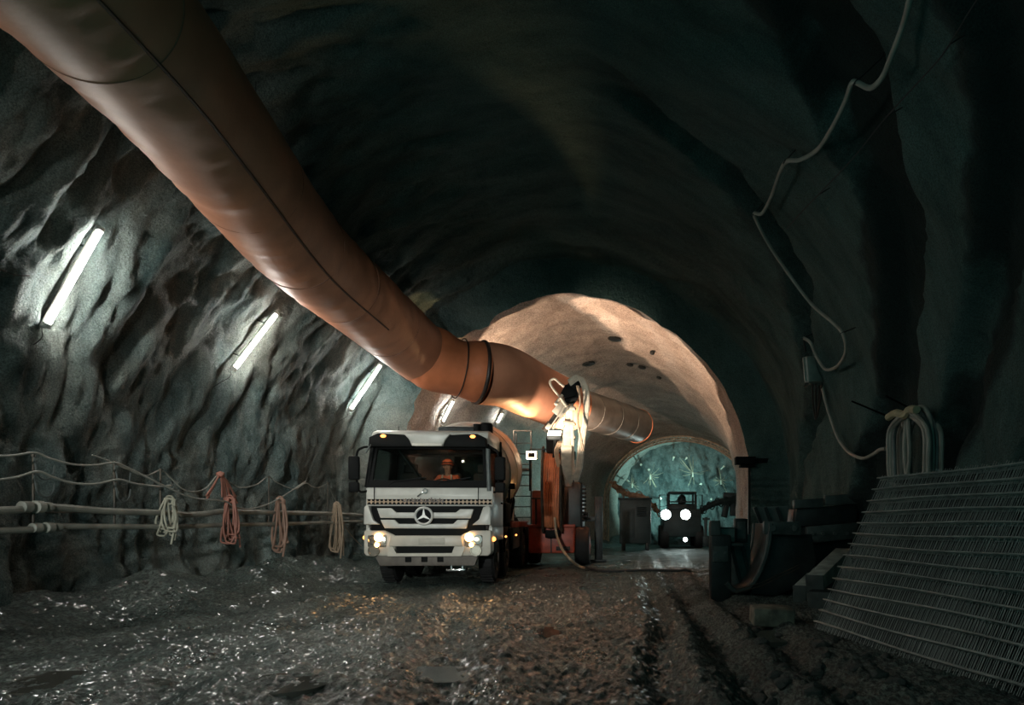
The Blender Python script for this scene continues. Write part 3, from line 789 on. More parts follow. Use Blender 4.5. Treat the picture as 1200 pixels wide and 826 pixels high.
# headlights
for sg, cx_, main, low in ((-1, 443.5, 446, 444), (1, 554.5, 550, 552.5)):
    m_ = M(); m_.box((hx(cx_), -.012, hz(634)), (.36, .06, .24), None, .03); hl = tp('headlight', m_, reflector_m)
    m_ = M(); m_.lathe([(0, .055), (.02, .085), (.03, .08)], (hx(main), -.045, hz(629.5)), (0, -1, 0), 20); tp('main_lamp', m_, headlamp_m, hl)
    m_ = M(); m_.lathe([(0, .03), (.02, .045), (.03, .04)], (hx(low), -.045, hz(638.3)), (0, -1, 0), 16); tp('dip_lamp', m_, headlamp_m, hl)
    m_ = M(); m_.torus((hx(cx_ + sg * 5), -.05, hz(632)), (0, 1, 0), .08, .012, 20, 6); tp('lamp_ring', m_, chrome, hl)
    m_ = M(); m_.lathe([(0, .11), (.03, .10)], (hx(440 if sg < 0 else 557.5), -.02, hz(645)), (0, -1, 0), 20); m_.torus((hx(440 if sg < 0 else 557.5), -.05, hz(645)), (0, 1, 0), .10, .016, 20, 6); tp('fog_light', m_, reflector_m)
m_ = M(); m_.ball((-1.24, .12, hz(630)), .045, 2); tp('indicator_lamp', m_, amber_m)
m_ = M(); m_.ball((1.24, .18, hz(632)), .05, 2); tp('indicator_lamp', m_, amber_m)

# cab: floor, rear wall with two windows, roof, pillars
m_ = M(); m_.box((0, .95, 1.15), (2.3, 1.7, .1), None, .02); m_.box((0, 1.02, .98), (1.6, 1.2, .3)); tp('cab_floor', m_, frame_dark)
m_ = M()
m_.box((0, 1.74, 1.62), (2.36, .06, .95), None, .02); m_.box((0, 1.74, 2.86), (2.36, .06, .34), None, .02)
for x in (-1.06, 0, 1.06): m_.box((x, 1.74, 2.4), (.24 if x else .30, .06, .7))
tp('cab_rear_wall', m_, interior)
m_ = M(); m_.box((-.53, 1.74, 2.4), (.82, .012, .6)); m_.box((.53, 1.74, 2.4), (.82, .012, .6)); tp('rear_window', m_, window_glass)
roofp = [(.30, 2.76), (.14, 2.80), (.10, 2.90), (.22, 3.04), (.46, 3.10), (1.60, 3.12), (1.78, 3.04), (1.78, 2.76), (1.70, 2.74)]
m_ = M(); m_.prism(roofp, 'x', -1.14, 1.14, .045); roof = tp('cab_roof', m_, white_paint)
# dark visor shells at both sides of the roof front, pale lip between them
for sg in (-1, 1):
    poly = [(sg * 1.13, 2.72), (sg * .30, 2.72), (sg * .32, 2.84), (sg * .44, 2.955), (sg * .95, 2.98), (sg * 1.12, 2.90)]
    m_ = M(); m_.prism(poly, 'y', -.03, .26, .02); tp('visor_shell', m_, black_plastic, roof)
m_ = M(); m_.prism([(-.30, 2.74), (.30, 2.74), (.35, 2.86), (.45, 2.97), (-.45, 2.97), (-.35, 2.86)], 'y', -.06, .22, .03); vl = tp('visor_lip', m_, white_paint, roof)
m_ = M(); m_.box((0, -.07, 2.755), (.58, .03, .055), None, .012); tp('lip_strip', m_, mat('pale_strip', (.75, .72, .64), .4, 0, .05), roof)
for sg in (-1, 1):
    m_ = M(); m_.ball((hx(451 if sg < 0 else 554), -.05, hz(511.5)), .042, 2, (1.3, .8, .8)); tp('marker_lamp', m_, amber_m)
# windscreen with its black surround
def ws(x, z): return (x, -.0 + .20 * (z - 1.92) / .84, z)
m_ = M(); fr = [(-1.19, 1.93), (1.19, 1.93), (1.10, 2.78), (-1.10, 2.78)]; inn = [(-1.07, 2.07), (1.07, 2.07), (1.02, 2.70), (-1.02, 2.70)]
for i in range(4):
    a, b_, c_, d_ = fr[i], fr[(i + 1) % 4], inn[(i + 1) % 4], inn[i]
    q = [Vector(ws(*p)) for p in (a, b_, c_, d_)]; n_ = Vector((0, -.06, .012))
    m_.faces(q + [v - n_ for v in q], [(0, 1, 2, 3), (7, 6, 5, 4), (0, 4, 5, 1), (1, 5, 6, 2), (2, 6, 7, 3), (3, 7, 4, 0)])
frm = tp('windscreen_frame', m_, black_plastic)
m_ = M(); m_.faces([Vector(ws(*p)) + Vector((0, .02, 0)) for p in inn] + [Vector(ws(*p)) + Vector((0, .026, 0)) for p in inn], [(0, 1, 2, 3), (7, 6, 5, 4), (0, 4, 5, 1), (1, 5, 6, 2), (2, 6, 7, 3), (3, 7, 4, 0)]); tp('windscreen', m_, window_glass)
for x0, x1 in ((-.75, -.15), (.15, .72)):
    m_ = M(); m_.tube([ws(x0, 1.98), ws(x0 + .1, 2.04), ws(x1, 2.10)], .012, 6); m_.bar(Vector(ws(x0 + .2, 2.06)) + Vector((0, -.02, 0)), Vector(ws(x1 + .1, 2.13)) + Vector((0, -.02, 0)), .02, .02); tp('wiper', m_, black_plastic)
m_ = M(); m_.bar(Vector(ws(-.62, 2.68)) + Vector((0, .06, 0)), Vector(ws(-.10, 2.02)) + Vector((0, .06, 0)), .05, .03); tp('grab_bar', m_, grey_steel)
for sg in (-1, 1):
    # doors with window frame, glass and handle
    x = sg * 1.19
    m_ = M(); m_.box((x, .88, 1.55), (.06, 1.55, .82), None, .02); m_.box((x, .88, 1.02), (.08, 1.5, .28), None, .02); door = tp('door', m_, white_paint)
    m_ = M(); m_.bar((sg * 1.17, .06, 1.93), (sg * 1.10, .22, 2.80), .09, .09, .01); m_.bar((sg * 1.17, 1.62, 1.93), (sg * 1.12, 1.62, 2.80), .07, .16, .01); m_.bar((sg * 1.11, .2, 2.77), (sg * 1.11, 1.7, 2.77), .07, .07, .01); tp('window_frame', m_, black_plastic, door)
    m_ = M(); m_.prism([(.12, 1.96), (1.56, 1.96), (1.56, 2.74), (.24, 2.74)], 'x', sg * 1.15 - .004, sg * 1.15 + .004); tp('side_window', m_, window_glass, door)
    m_ = M(); m_.bar((sg * 1.235, 1.3, 1.66), (sg * 1.235, 1.5, 1.66), .03, .04, .008); tp('door_handle', m_, black_plastic, door)
    # mirrors on two arms
    m_ = M(); m_.box((sg * 1.40, -.02, 2.30), (.20, .12, .46), (0, 0, sg * -.15), .03); m_.box((sg * 1.40, -.02, 1.93), (.19, .12, .2), (0, 0, sg * -.15), .03); mir = tp('mirror', m_, black_plastic)
    m_ = M(); m_.tube(smooth_path([(sg * 1.12, .1, 2.72), (sg * 1.25, .02, 2.70), (sg * 1.36, .0, 2.55), (sg * 1.34, .02, 1.9), (sg * 1.16, .1, 1.86)]), .022, 8); tp('mirror_arm', m_, black_plastic, mir)
    m_ = M(); m_.box((sg * 1.40, .045, 2.30), (.16, .01, .40), (0, 0, sg * -.15)); tp('mirror_glass', m_, chrome, mir)
m_ = M(); m_.cyl((1.18, .02, 1.86), (1.14, .12, 2.72), .045, n=10); tp('grab_rail', m_, grey_steel)
m_ = M(); m_.bar((-1.2, .02, 2.60), (-1.08, -.02, 2.76), .03, .03); tp('grab_rail', m_, grey_steel)
# cab furniture
m_ = M(); m_.prism([(.22, 1.2), (.22, 1.95), (.34, 2.02), (.62, 1.98), (.66, 1.8), (.5, 1.2)], 'x', -1.1, 1.1, .02); dash = tp('dashboard', m_, interior)
for px, r_ in ((545, .16), (468, .17)):
    xx = (px - 501.5) / 57.0; m_ = M(); m_.lathe([(0, r_), (.03, r_ * .96), (.05, r_ * .5)], (xx, .42, 1.98), (0, .35, 1), 20); tp('instrument_pod', m_, black_plastic, dash)
m_ = M(); m_.box((.38, .40, 2.02), (.035, .03, .09), None, .006); tp('dash_beacon', m_, amber_m, dash)
m_ = M(); m_.torus((.10, .80, 2.0), (0, -.75, .66), .21, .018, 28, 7); m_.cyl((.10, .80, 2.0), (.10, .60, 1.75), .03, n=8); m_.bar((-.1, .80, 2.0), (.30, .80, 2.0), .03, .02); tp('steering_wheel', m_, black_plastic)
for xx in (.10, .82, -.75):
    m_ = M(); m_.box((xx, 1.25, 1.60), (.48, .5, .16), None, .05); m_.box((xx, 1.55, 1.95), (.46, .14, .75), (-.12, 0, 0), .05); m_.box((xx, 1.60, 2.42), (.28, .10, .2), (-.1, 0, 0), .04); m_.box((xx, 1.25, 1.35), (.4, .4, .35)); tp('cab_seat', m_, interior)
# roof gear behind the cab: air intake pots, pipe and bar
m_ = M()
m_.lathe([(0, .12), (.05, .15), (.33, .15), (.37, .12)], (.78, 2.1, 3.12), (0, 0, 1), 18); m_.lathe([(0, .08), (.34, .08)], (.58, 2.05, 3.12), (0, 0, 1), 14); tp('air_intake', m_, black_plastic)
m_ = M(); m_.box((.15, 2.15, 3.30), (.85, .28, .20), None, .03); m_.tube(smooth_path([(-.35, 2.1, 3.14), (-.3, 2.1, 3.28), (-.1, 2.1, 3.34)]), .03, 8); tp('roof_box', m_, dark_steel)
m_ = M(); m_.tube([(-.85, 1.0, 3.1), (-.85, 1.0, 3.25)], .008, 6); tp('aerial', m_, black_plastic)
m_ = M(); m_.bar((-.4, 1.0, 3.135), (.45, 1.0, 3.15), .03, .03); tp('roof_bar', m_, dark_steel)

# wheels
def wheel(x, y, w=.30, r_=.51):
    sg = 1 if x > 0 else -1
    m_ = M(); m_.lathe([(-w / 2, r_ * .6), (-w / 2, r_ * .9), (-w * .38, r_ * .985), (-w * .2, r_), (w * .2, r_), (w * .38, r_ * .985), (w / 2, r_ * .9), (w / 2, r_ * .6)], (x, y, r_), (1, 0, 0), 32)
    for k in range(30):
        a = 2 * math.pi * k / 30; m_.box((x, y + math.cos(a) * r_, r_ + math.sin(a) * r_), (w * .8, .05, .03), (a - math.pi / 2, 0, 0))
    wh = tp('wheel', m_, rubber)
    m_ = M(); xo = x + sg * (w / 2 - .02); m_.lathe([(0, r_ * .58), (.03, r_ * .55), (-.06, r_ * .42), (-.05, r_ * .25), (.06, r_ * .2), (.07, .02)], (xo, y, r_), (sg, 0, 0), 24); tp('rim', m_, rust_steel, wh)
    return wh


for y in (1.15, 2.75): wheel(-1.0, y); wheel(1.0, y)
for y in (5.6, 6.95): wheel(-.95, y, .56); wheel(.95, y, .56)
for sg in (-1, 1):
    for y in (1.15, 2.75):
        m_ = M(); arc = [(y + .60 * math.cos(a), .51 + .60 * math.sin(a)) for a in np.linspace(.1, math.pi - .1, 12)]; arc += [(y + .64 * math.cos(a), .51 + .64 * math.sin(a)) for a in np.linspace(math.pi - .1, .1, 12)]
        m_.prism(arc, 'x', sg * 1.0 - .2, sg * 1.0 + .2); tp('mudguard', m_, black_plastic)
    for y in (5.6, 6.95):
        m_ = M(); arc = [(y + .60 * math.cos(a), .51 + .60 * math.sin(a)) for a in np.linspace(.5, math.pi - .5, 12)]; arc += [(y + .63 * math.cos(a), .51 + .63 * math.sin(a)) for a in np.linspace(math.pi - .5, .5, 12)]
        m_.prism(arc, 'x', sg * .95 - .3, sg * .95 + .3); tp('mudguard', m_, black_plastic)
    m_ = M(); m_.box((sg * 1.0, 4.2, .85), (.42, 1.3, .55), None, .06); tp('fuel_tank', m_, dark_steel)
    m_ = M(); m_.box((sg * 1.18, 6.2, 1.2), (.05, 2.8, .16), None, .02); m_.box((sg * 1.18, 4.0, 1.2), (.05, 1.4, .16), None, .02); tp('side_rail', m_, red_paint)
    for y in (2.0, 3.9): m_ = M(); m_.ball((sg * 1.235, y, .93), .025, 2); tp('side_lamp', m_, amber_m)
# mixing drum on its cradles
ax0 = Vector((0.02, 2.35, 2.28)); ax1 = Vector((0.02, 7.6, 3.05)); dax = (ax1 - ax0).normalized(); L = (ax1 - ax0).length
m_ = M(); m_.lathe([(0, .12), (.02, .62), (.12, .80), (.9, 1.16), (1.5, 1.25), (2.5, 1.25), (3.0, 1.16), (4.6, .66), (5.2, .52), (L, .50), (L - .03, .42), (L - .6, .40)], ax0, dax, 56); drum = tp('mixing_drum', m_, drum_paint, ang=25)
for t_, r_ in ((.92, 1.175), (1.5, 1.262), (2.5, 1.262), (3.02, 1.17), (4.55, .70)):
    m_ = M(); m_.lathe([(-.02, r_ - .03), (-.02, r_), (.02, r_), (.02, r_ - .03)], ax0 + dax * t_, dax, 56); tp('drum_band', m_, drum_paint, drum)
m_ = M(); m_.lathe([(-.25, .22), (.0, .26), (.03, .3)], ax0, dax, 24); m_.box((0, 2.2, 1.7), (.8, .3, 1.4), None, .05); tp('drum_drive', m_, dark_steel)
m_ = M(); m_.box((0, 6.6, 1.75), (1.5, .25, 1.3), None, .04); m_.bar((-.7, 6.6, 1.1), (-.55, 6.6, 2.4), .12, .12); m_.bar((.7, 6.6, 1.1), (.55, 6.6, 2.4), .12, .12); tp('drum_cradle', m_, frame_dark)
m_ = M(); m_.lathe([(0, .34), (.6, .36), (.62, .34)], (-.85, 2.2, 1.35), (0, 0, 1), 20); tp('water_tank', m_, cream_paint)
# hopper, chute, ladder and platform at the rear
m_ = M(); m_.lathe([(0, .2), (.35, .55), (.6, .58), (.6, .54), (.36, .5), (.02, .17)], (0, 7.75, 3.15), (0, -.1, 1), 24); tp('loading_hopper', m_, drum_paint)
m_ = M(); pts = [(-.26, 0), (-.2, -.14), (0, -.2), (.2, -.14), (.26, 0), (.23, 0), (.18, -.11), (0, -.17), (-.18, -.11), (-.23, 0)]
A_ = [Vector((x, 7.7, 2.3 + z)) for x, z in pts]; B_ = [Vector((x * .8 + .5, 8.9, 1.3 + z)) for x, z in pts]; n_ = len(pts)
m_.faces(A_ + B_, [(i, (i + 1) % n_, n_ + (i + 1) % n_, n_ + i) for i in range(n_)]); tp('chute', m_, rust_steel)
m_ = M(); xr = .75
for x in (xr, xr + .52): m_.tube([(x, 7.3, 1.2), (x, 7.3, 4.02)], .022, 8)
m_.tube([(xr, 7.3, 4.02), (xr + .52, 7.3, 4.02)], .022, 8)
for z in np.arange(1.4, 3.9, .32): m_.tube([(xr, 7.3, z), (xr + .52, 7.3, z)], .016, 6)
m_.tube([(xr, 7.3, 4.02), (xr, 7.9, 4.02), (xr, 7.9, 2.9)], .02, 8); m_.box((xr + .2, 7.65, 2.86), (.6, .7, .04)); tp('rear_ladder', m_, grey_steel)
m_ = M(); m_.box((1.20, 3.32, 2.13), (.16, .12, .14), None, .02); m_.bar((1.12, 3.32, 1.3), (1.14, 3.32, 2.1), .05, .05); wl_ = tp('work_lamp', m_, black_plastic)  # added lamp body that carries the fill light on the boom
m_ = M(); m_.box((1.21, 3.39, 2.14), (.13, .02, .11), None, .005); tp('added_lamp_glass', m_, headlamp_m, wl_)
m_ = M(); m_.bar((-.42, 6.2, 2.9), (-.42, 6.2, 3.85), .05, .05); m_.box((-.42, 6.16, 3.88), (.22, .16, .10), (.5, 0, 0), .02); wl_ = tp('work_lamp', m_, black_plastic)  # added mast lamp, hidden by the drum, carries the roof fill light
m_ = M(); m_.box((-.42, 6.17, 3.945), (.19, .13, .02), (.5, 0, 0), .005); tp('added_lamp_glass', m_, headlamp_m, wl_)
# hoses and valves seen beside the drum's foot
m_ = M()
for k in range(5): m_.tube(smooth_path([(1.0, 3.4 + .3 * k, 1.35), (1.08, 3.5 + .3 * k, 1.75 + .08 * (k % 3)), (.9, 3.75 + .3 * k, 1.95), (.7, 3.6 + .3 * k, 1.6)]), .025, 8)
tp('hydraulic_hoses', m_, black_plastic)
m_ = M(); m_.lathe([(0, .1), (.9, .1), (.95, .06)], (.95, 4.9, 1.3), (0, 0, 1), 14); tp('filter_pot', m_, cream_paint)
m_ = M(); m_.box((.92, 3.0, 1.48), (.5, .9, .5), None, .06); tp('tool_box', m_, black_plastic)


# ------------------------------------------------------------------ driver
def skin(name, pts, edges, radii, material, parent, sub=2, o=(0, 0, 0)):
    """one continuous surface grown round a skeleton"""
    me = bpy.data.meshes.new(name); me.from_pydata([Vector(p) - Vector(o) for p in pts], edges, []); ob = bpy.data.objects.new(name + '_tmp', me); C.objects.link(ob)
    sk = ob.modifiers.new('s', 'SKIN'); sk.use_smooth_shade = True
    for v, r_ in zip(me.skin_vertices[0].data, radii): v.radius = (r_, r_) if not isinstance(r_, tuple) else r_
    me.skin_vertices[0].data[0].use_root = True
    sb = ob.modifiers.new('b', 'SUBSURF'); sb.levels = sub; sb.render_levels = sub
    dg = bpy.context.evaluated_depsgraph_get(); m2 = bpy.data.meshes.new_from_object(ob.evaluated_get(dg)); bpy.data.objects.remove(ob); m2.name = name
    m2.materials.clear(); m2.materials.append(material); m2.shade_smooth()
    r = bpy.data.objects.new(name, m2); C.objects.link(r); r.parent = parent
    return r


skin_m = mat('skin', (0.42, 0.24, 0.17), 0.55, 0, 0.1)
vest_m = mat('orange_work_jacket', (0.80, 0.17, 0.07), 0.7, 0, 0.2, 9, 0.2)
trousers_m = mat('dark_trousers', (0.03, 0.035, 0.05), 0.8, 0, 0.2)
px_ = (0.10, 1.38, 1.70)      # pelvis, in truck axes
Rz = Matrix.Rotation(TYAW, 3, 'Z')
dpos = Vector((TX, TY, 0)) + Rz @ Vector(px_)
drv = thing('person', 'driver in orange work jacket and orange helmet seated behind the truck windscreen', 'person', dpos, TYAW)
# own axes: pelvis at the origin, facing -y
sp = dict(pel=(0, 0, .03), waist=(0, -.02, .20), chest=(0, -.05, .40), neck=(0, -.07, .56), head0=(0, -.09, .64), head=(0, -.11, .74), crown=(0, -.10, .83),
          shl=(.19, -.05, .50), ell=(.29, -.20, .29), wrl=(.17, -.44, .33), hal=(.14, -.515, .35), shr=(-.19, -.05, .50), elr=(-.29, -.20, .29), wrr=(-.17, -.44, .33), har=(-.14, -.515, .35),
          hpl=(.10, -.02, .0), knl=(.15, -.46, .02), anl=(.15, -.56, -.38), tol=(.16, -.74, -.44), hpr=(-.10, -.02, .0), knr=(-.15, -.46, .02), anr=(-.15, -.56, -.38), tor=(-.16, -.74, -.44))
K = list(sp); ix = {k: i for i, k in enumerate(K)}
E = [('pel', 'waist'), ('waist', 'chest'), ('chest', 'neck'), ('neck', 'head0'), ('head0', 'head'), ('head', 'crown'), ('chest', 'shl'), ('shl', 'ell'), ('ell', 'wrl'), ('wrl', 'hal'), ('chest', 'shr'), ('shr', 'elr'), ('elr', 'wrr'), ('wrr', 'har'),
     ('pel', 'hpl'), ('hpl', 'knl'), ('knl', 'anl'), ('anl', 'tol'), ('pel', 'hpr'), ('hpr', 'knr'), ('knr', 'anr'), ('anr', 'tor')]
RR = dict(pel=.13, waist=.12, chest=.135, neck=.055, head0=.065, head=.09, crown=.07, shl=.062, ell=.045, wrl=.03, hal=.035, shr=.062, elr=.045, wrr=.03, har=.035, hpl=.09, knl=.06, anl=.042, tol=.035, hpr=.09, knr=.06, anr=.042, tor=.035)
P_ = [sp[k] for k in K]; Ei = [(ix[a], ix[b_]) for a, b_ in E]; Rr = [RR[k] for k in K]
for sg, h in ((1, 'hal'), (-1, 'har')):   # five fingers closing round the wheel rim
    hx_, hy_, hz_ = sp[h]
    for f_, (dx, ln) in enumerate(((.028, .062), (.010, .072), (-.008, .068), (-.025, .052))):
        b0 = len(P_); P_ += [(hx_ + sg * dx, hy_ - .03, hz_ + .01), (hx_ + sg * dx, hy_ - .03 - ln * .55, hz_ - .005), (hx_ + sg * dx, hy_ - .03 - ln * .5, hz_ - .045)]; Rr += [.0105, .0095, .0085]
        Ei += [(ix[h], b0), (b0, b0 + 1), (b0 + 1, b0 + 2)]
    b0 = len(P_); P_ += [(hx_ - sg * .035, hy_ - .0, hz_ - .012), (hx_ - sg * .045, hy_ - .035, hz_ - .03)]; Rr += [.012, .010]; Ei += [(ix[h], b0), (b0, b0 + 1)]
body = skin('body', P_, Ei, Rr, skin_m, drv)
# face: nose, brows, mouth and ears shaped as small children of the body
m_ = M(); m_.ball((0, -.205, .735), .017, 2, (.8, 1, 1.5)); m_.ball((.09, -.10, .735), .022, 2, (.5, 1, 1.4)); m_.ball((-.09, -.10, .735), .022, 2, (.5, 1, 1.4)); m_.build('nose_and_ears', skin_m, body)
m_ = M(); m_.ball((.032, -.188, .757), .011, 2); m_.ball((-.032, -.188, .757), .011, 2); m_.build('eyes', mat('eye_dark', (.02, .02, .02), .2, 0, 0), body)
m_ = M(); m_.ball((0, -.187, .690), .02, 2, (1.4, .5, .35)); m_.build('mouth', mat('lip', (.35, .14, .11), .5, 0, 0), body)
jk = ['pel', 'waist', 'chest', 'neck', 'shl', 'ell', 'wrl', 'shr', 'elr', 'wrr']; ji = {k: i for i, k in enumerate(jk)}
je = [(ji[a], ji[b_]) for a, b_ in E if a in ji and b_ in ji]; jp = [sp[k] for k in jk]; jp[3] = (0, -.06, .535)
jr = dict(pel=.155, waist=.150, chest=.165, neck=.075, shl=.082, ell=.064, wrl=.046, shr=.082, elr=.064, wrr=.046)
skin('work_jacket', jp, je, [jr[k] for k in jk], vest_m, drv)
tk = ['pel', 'hpl', 'knl', 'anl', 'hpr', 'knr', 'anr']; ti = {k: i for i, k in enumerate(tk)}
skin('trousers', [sp[k] for k in tk], [(ti[a], ti[b_]) for a, b_ in E if a in ti and b_ in ti], [.150, .108, .078, .060, .108, .078, .060], trousers_m, drv)
m_ = M(); m_.lathe([(0, .118), (.02, .120), (.06, .112), (.10, .085), (.125, .04), (.13, .005)], (0, -.105, .775), (0, .1, 1), 24); m_.lathe([(0, .122), (.012, .135), (.02, .122)], (0, -.115, .772), (0, .1, 1), 24); m_.build('helmet', vest_m, drv)
m_ = M(); m_.lathe([(0, .121), (.028, .119)], (0, -.105, .795), (0, .1, 1), 24); m_.build('helmet_band', black_plastic, drv)
refl = mat('reflective_tape', (.55, .5, .42), .35, 0, .1)
for sg in (-1, 1): m_ = M(); m_.tube(smooth_path([(sg * .09, -.17, .56), (sg * .10, -.222, .44), (sg * .10, -.205, .30), (sg * .09, -.17, .15)]), .018, 6); m_.build('reflective_strip', refl, drv)
spot('added_cab_fill_light', Vector((TX, TY, 0)) + Rz @ Vector((.1, .55, 2.70)), Vector((TX, TY, 0)) + Rz @ Vector((.1, 1.3, 2.1)), 24, (1.0, .72, .5), 100, .5, .03)  # unseen light added in the cab to brighten the driver
# ------------------------------------------------------------------ spraying rig behind the mixer truck
lit_white = mat('lit_flood_glass', (1, .9, .75), .3, 0, 0, emit=(1.0, 0.78, 0.52), strength=28)
boom_paint = mat('pale_boom', (.66, .58, .46), .5, 0, .2, 6, .1)
panel_dark = mat('engine_cover', (.035, .05, .05), .5, 0, .3, 4, .1)
R_ = thing('spraying_rig', 'red spraying rig with a raised pale boom draped in hoses, behind the mixer truck', 'machine', (-2.2, 19.9, 0.0)); ro = R_.location.copy()
RY = 19.6


def rp(name, m_, material, parent=R_, **k): return m_.build(name, material, parent, **k)


def r(px, py, Y=RY + 2): return at(px, py, Y - 2)


a = r(619, 652); b_ = r(673, 617)
m_ = M(ro); m_.box(((a.x + b_.x) / 2, RY + 1.3, (.36 + b_.z) / 2), (b_.x - a.x, 2.6, b_.z - .36), None, .05); m_.box(((a.x + b_.x) / 2, RY - .02, b_.z + .02), (b_.x - a.x + .06, .12, .08), None, .02); ch = rp('chassis', m_, red_paint)
m_ = M(ro); m_.box((r(646, 630).x, RY - .03, .78), (.03, .05, .8)); m_.box((r(660, 630).x, RY - .03, .5), (.4, .05, .12), None, .01); rp('chassis_step', m_, frame_dark, ch)
a = r(621, 617); b_ = r(640, 574)
m_ = M(ro); m_.box(((a.x + b_.x) / 2, RY + .8, (a.z + b_.z) / 2), (b_.x - a.x, .9, b_.z - a.z), None, .04); rp('pump_cover', m_, mat('faded_red', (.30, .10, .07), .5, 0, .3, 5))
a = r(656, 618, 22.4); b_ = r(681, 565, 22.4)
m_ = M(ro); m_.box(((a.x + b_.x) / 2, 21.1, (a.z + b_.z) / 2), (b_.x - a.x, 1.5, b_.z - a.z), None, .05); ec = rp('engine_cover', m_, panel_dark)
m_ = M(ro)
for k in range(9): m_.box((r(684, 600, 22.4).x, 20.5, r(684, 573 + 4.6 * k, 22.4).z), (.14, .10, .06), None, .015)
m_.box((r(681, 600, 22.4).x, 20.5, r(684, 592, 22.4).z), (.05, .1, 1.35)); rp('radiator_ribs', m_, rubber, ec)
for (px, yy_, w_) in ((683, 22.4, .42), (683, 24.6, .42), (626, 22.6, .35), (626, 24.6, .35)):
    q = r(px, 630, yy_); m_ = M(ro); rr_ = .56
    m_.lathe([(-w_ / 2, rr_ * .6), (-w_ / 2, rr_ * .92), (-w_ * .3, rr_), (w_ * .3, rr_), (w_ / 2, rr_ * .92), (w_ / 2, rr_ * .6)], (q.x, yy_ - 2, rr_), (1, 0, 0), 28)
    wh = rp('wheel', m_, rubber); m_ = M(ro); m_.lathe([(0, .3), (.04, .28), (.05, .1), (.08, .02)], (q.x + w_ / 2 - .04, yy_ - 2, rr_), (1, 0, 0), 18); rp('rim', m_, red_paint, wh)
# stabiliser leg and its post beyond the wheel
m_ = M(ro); m_.bar(r(680, 608, 23.6), r(704, 608, 23.6), .12, .16, .01); m_.box(r(686, 604, 23.5), (.2, .2, .2), None, .02); m_.box(r(683, 622, 23.6), (.3, .3, .2)); rp('stabiliser_beam', m_, dark_steel)
a = r(697, 582, 23.6); b_ = r(706, 646, 23.6)
m_ = M(ro); m_.box(((a.x + b_.x) / 2, 21.6, (a.z + .02) / 2), (b_.x - a.x, .14, a.z - .02), None, .01); m_.box(((a.x + b_.x) / 2, 21.6, .05), (.5, .4, .06), None, .01); rp('stabiliser_post', m_, dark_steel)
# hose reel: two rims, hub and wound orange hose
q = r(648, 574, 21.4); m_ = M(ro); h_ = 1.15
reel_o = q
for k in range(11):
    x = q.x - .22 + .04 * k
    m_.tube(smooth_path([Vector((x + .02 * math.sin(a * 2 + k), q.y + .30 * math.sin(a), q.z + h_ * math.cos(a) * (.92 + .01 * (k % 3)))) for a in np.linspace(0, 2 * math.pi, 16, endpoint=False)], 3, True), .026, 6, closed=True)
rp('wound_hose', m_, orange_hose)
m_ = M(ro)
for x in (q.x - .27, q.x + .25):
    m_.tube(smooth_path([Vector((x, q.y + .36 * math.sin(a), q.z + (h_ + .06) * math.cos(a))) for a in np.linspace(0, 2 * math.pi, 18, endpoint=False)], 3, True), .035, 8, closed=True); m_.bar((x, q.y, q.z - h_), (x, q.y, q.z + h_), .05, .05)
m_.bar((q.x - .27, q.y, q.z), (q.x + .25, q.y, q.z), .12, .12); reel = rp('reel_frame', m_, rust_steel)
m_ = M(ro); m_.box((q.x, q.y - .05, q.z + h_ + .12), (.34, .4, .5), None, .06); m_.box((q.x + .1, q.y, q.z + h_ - .3), (.2, .3, .5), None, .05); rp('reel_motor', m_, black_plastic)
m_ = M(ro); m_.box((q.x, q.y, q.z - h_ - .1), (.4, .4, .22), None, .03); rp('reel_mount', m_, black_plastic)
# rail with two square work lamps
m_ = M(ro); m_.bar(r(621, 526.5, 21.2), r(671, 526.5, 21.2), .04, .04, .005); m_.bar(r(672, 526.5, 21.2), r(672, 570, 21.6), .04, .04); m_.bar(r(621, 526.5, 21.2), r(621, 575, 21.6), .05, .05); rp('lamp_rail', m_, dark_steel)
for px, lit in ((623, True), (668, False)):
    c = r(px, 533.5, 21.15); m_ = M(ro); m_.box((c.x, c.y + .05, c.z), (.30, .16, .24), None, .02); wl = rp('work_lamp', m_, black_plastic)
    if lit:
        m_ = M(ro)
        for dx, dz, sx, sz in ((0, .09, .28, .04), (0, -.09, .28, .04), (-.12, 0, .04, .2), (.12, 0, .04, .2)): m_.box((c.x + dx, c.y - .035, c.z + dz), (sx, .012, sz), None, .004)
        rp('lit_edge', m_, lit_white, wl)
# flood lamp under the boom, glass upwards
c = r(650, 509, 20.6); m_ = M(ro); m_.box((c.x, c.y, c.z - .05), (.40, .30, .12), (.5, 0, 0), .03); fl = rp('flood_lamp', m_, dark_steel)
m_ = M(ro); m_.box((c.x, c.y - .03, c.z + .03), (.36, .26, .05), (.5, 0, 0), .01); rp('flood_glass', m_, mat('lit_flood_front', (1, .9, .75), .3, 0, 0, emit=(1, .85, .62), strength=6), fl)
m_ = M(ro); m_.bar((c.x, c.y + .1, c.z - .1), r(648, 545, 21.5), .07, .07); rp('lamp_mast', m_, dark_steel)
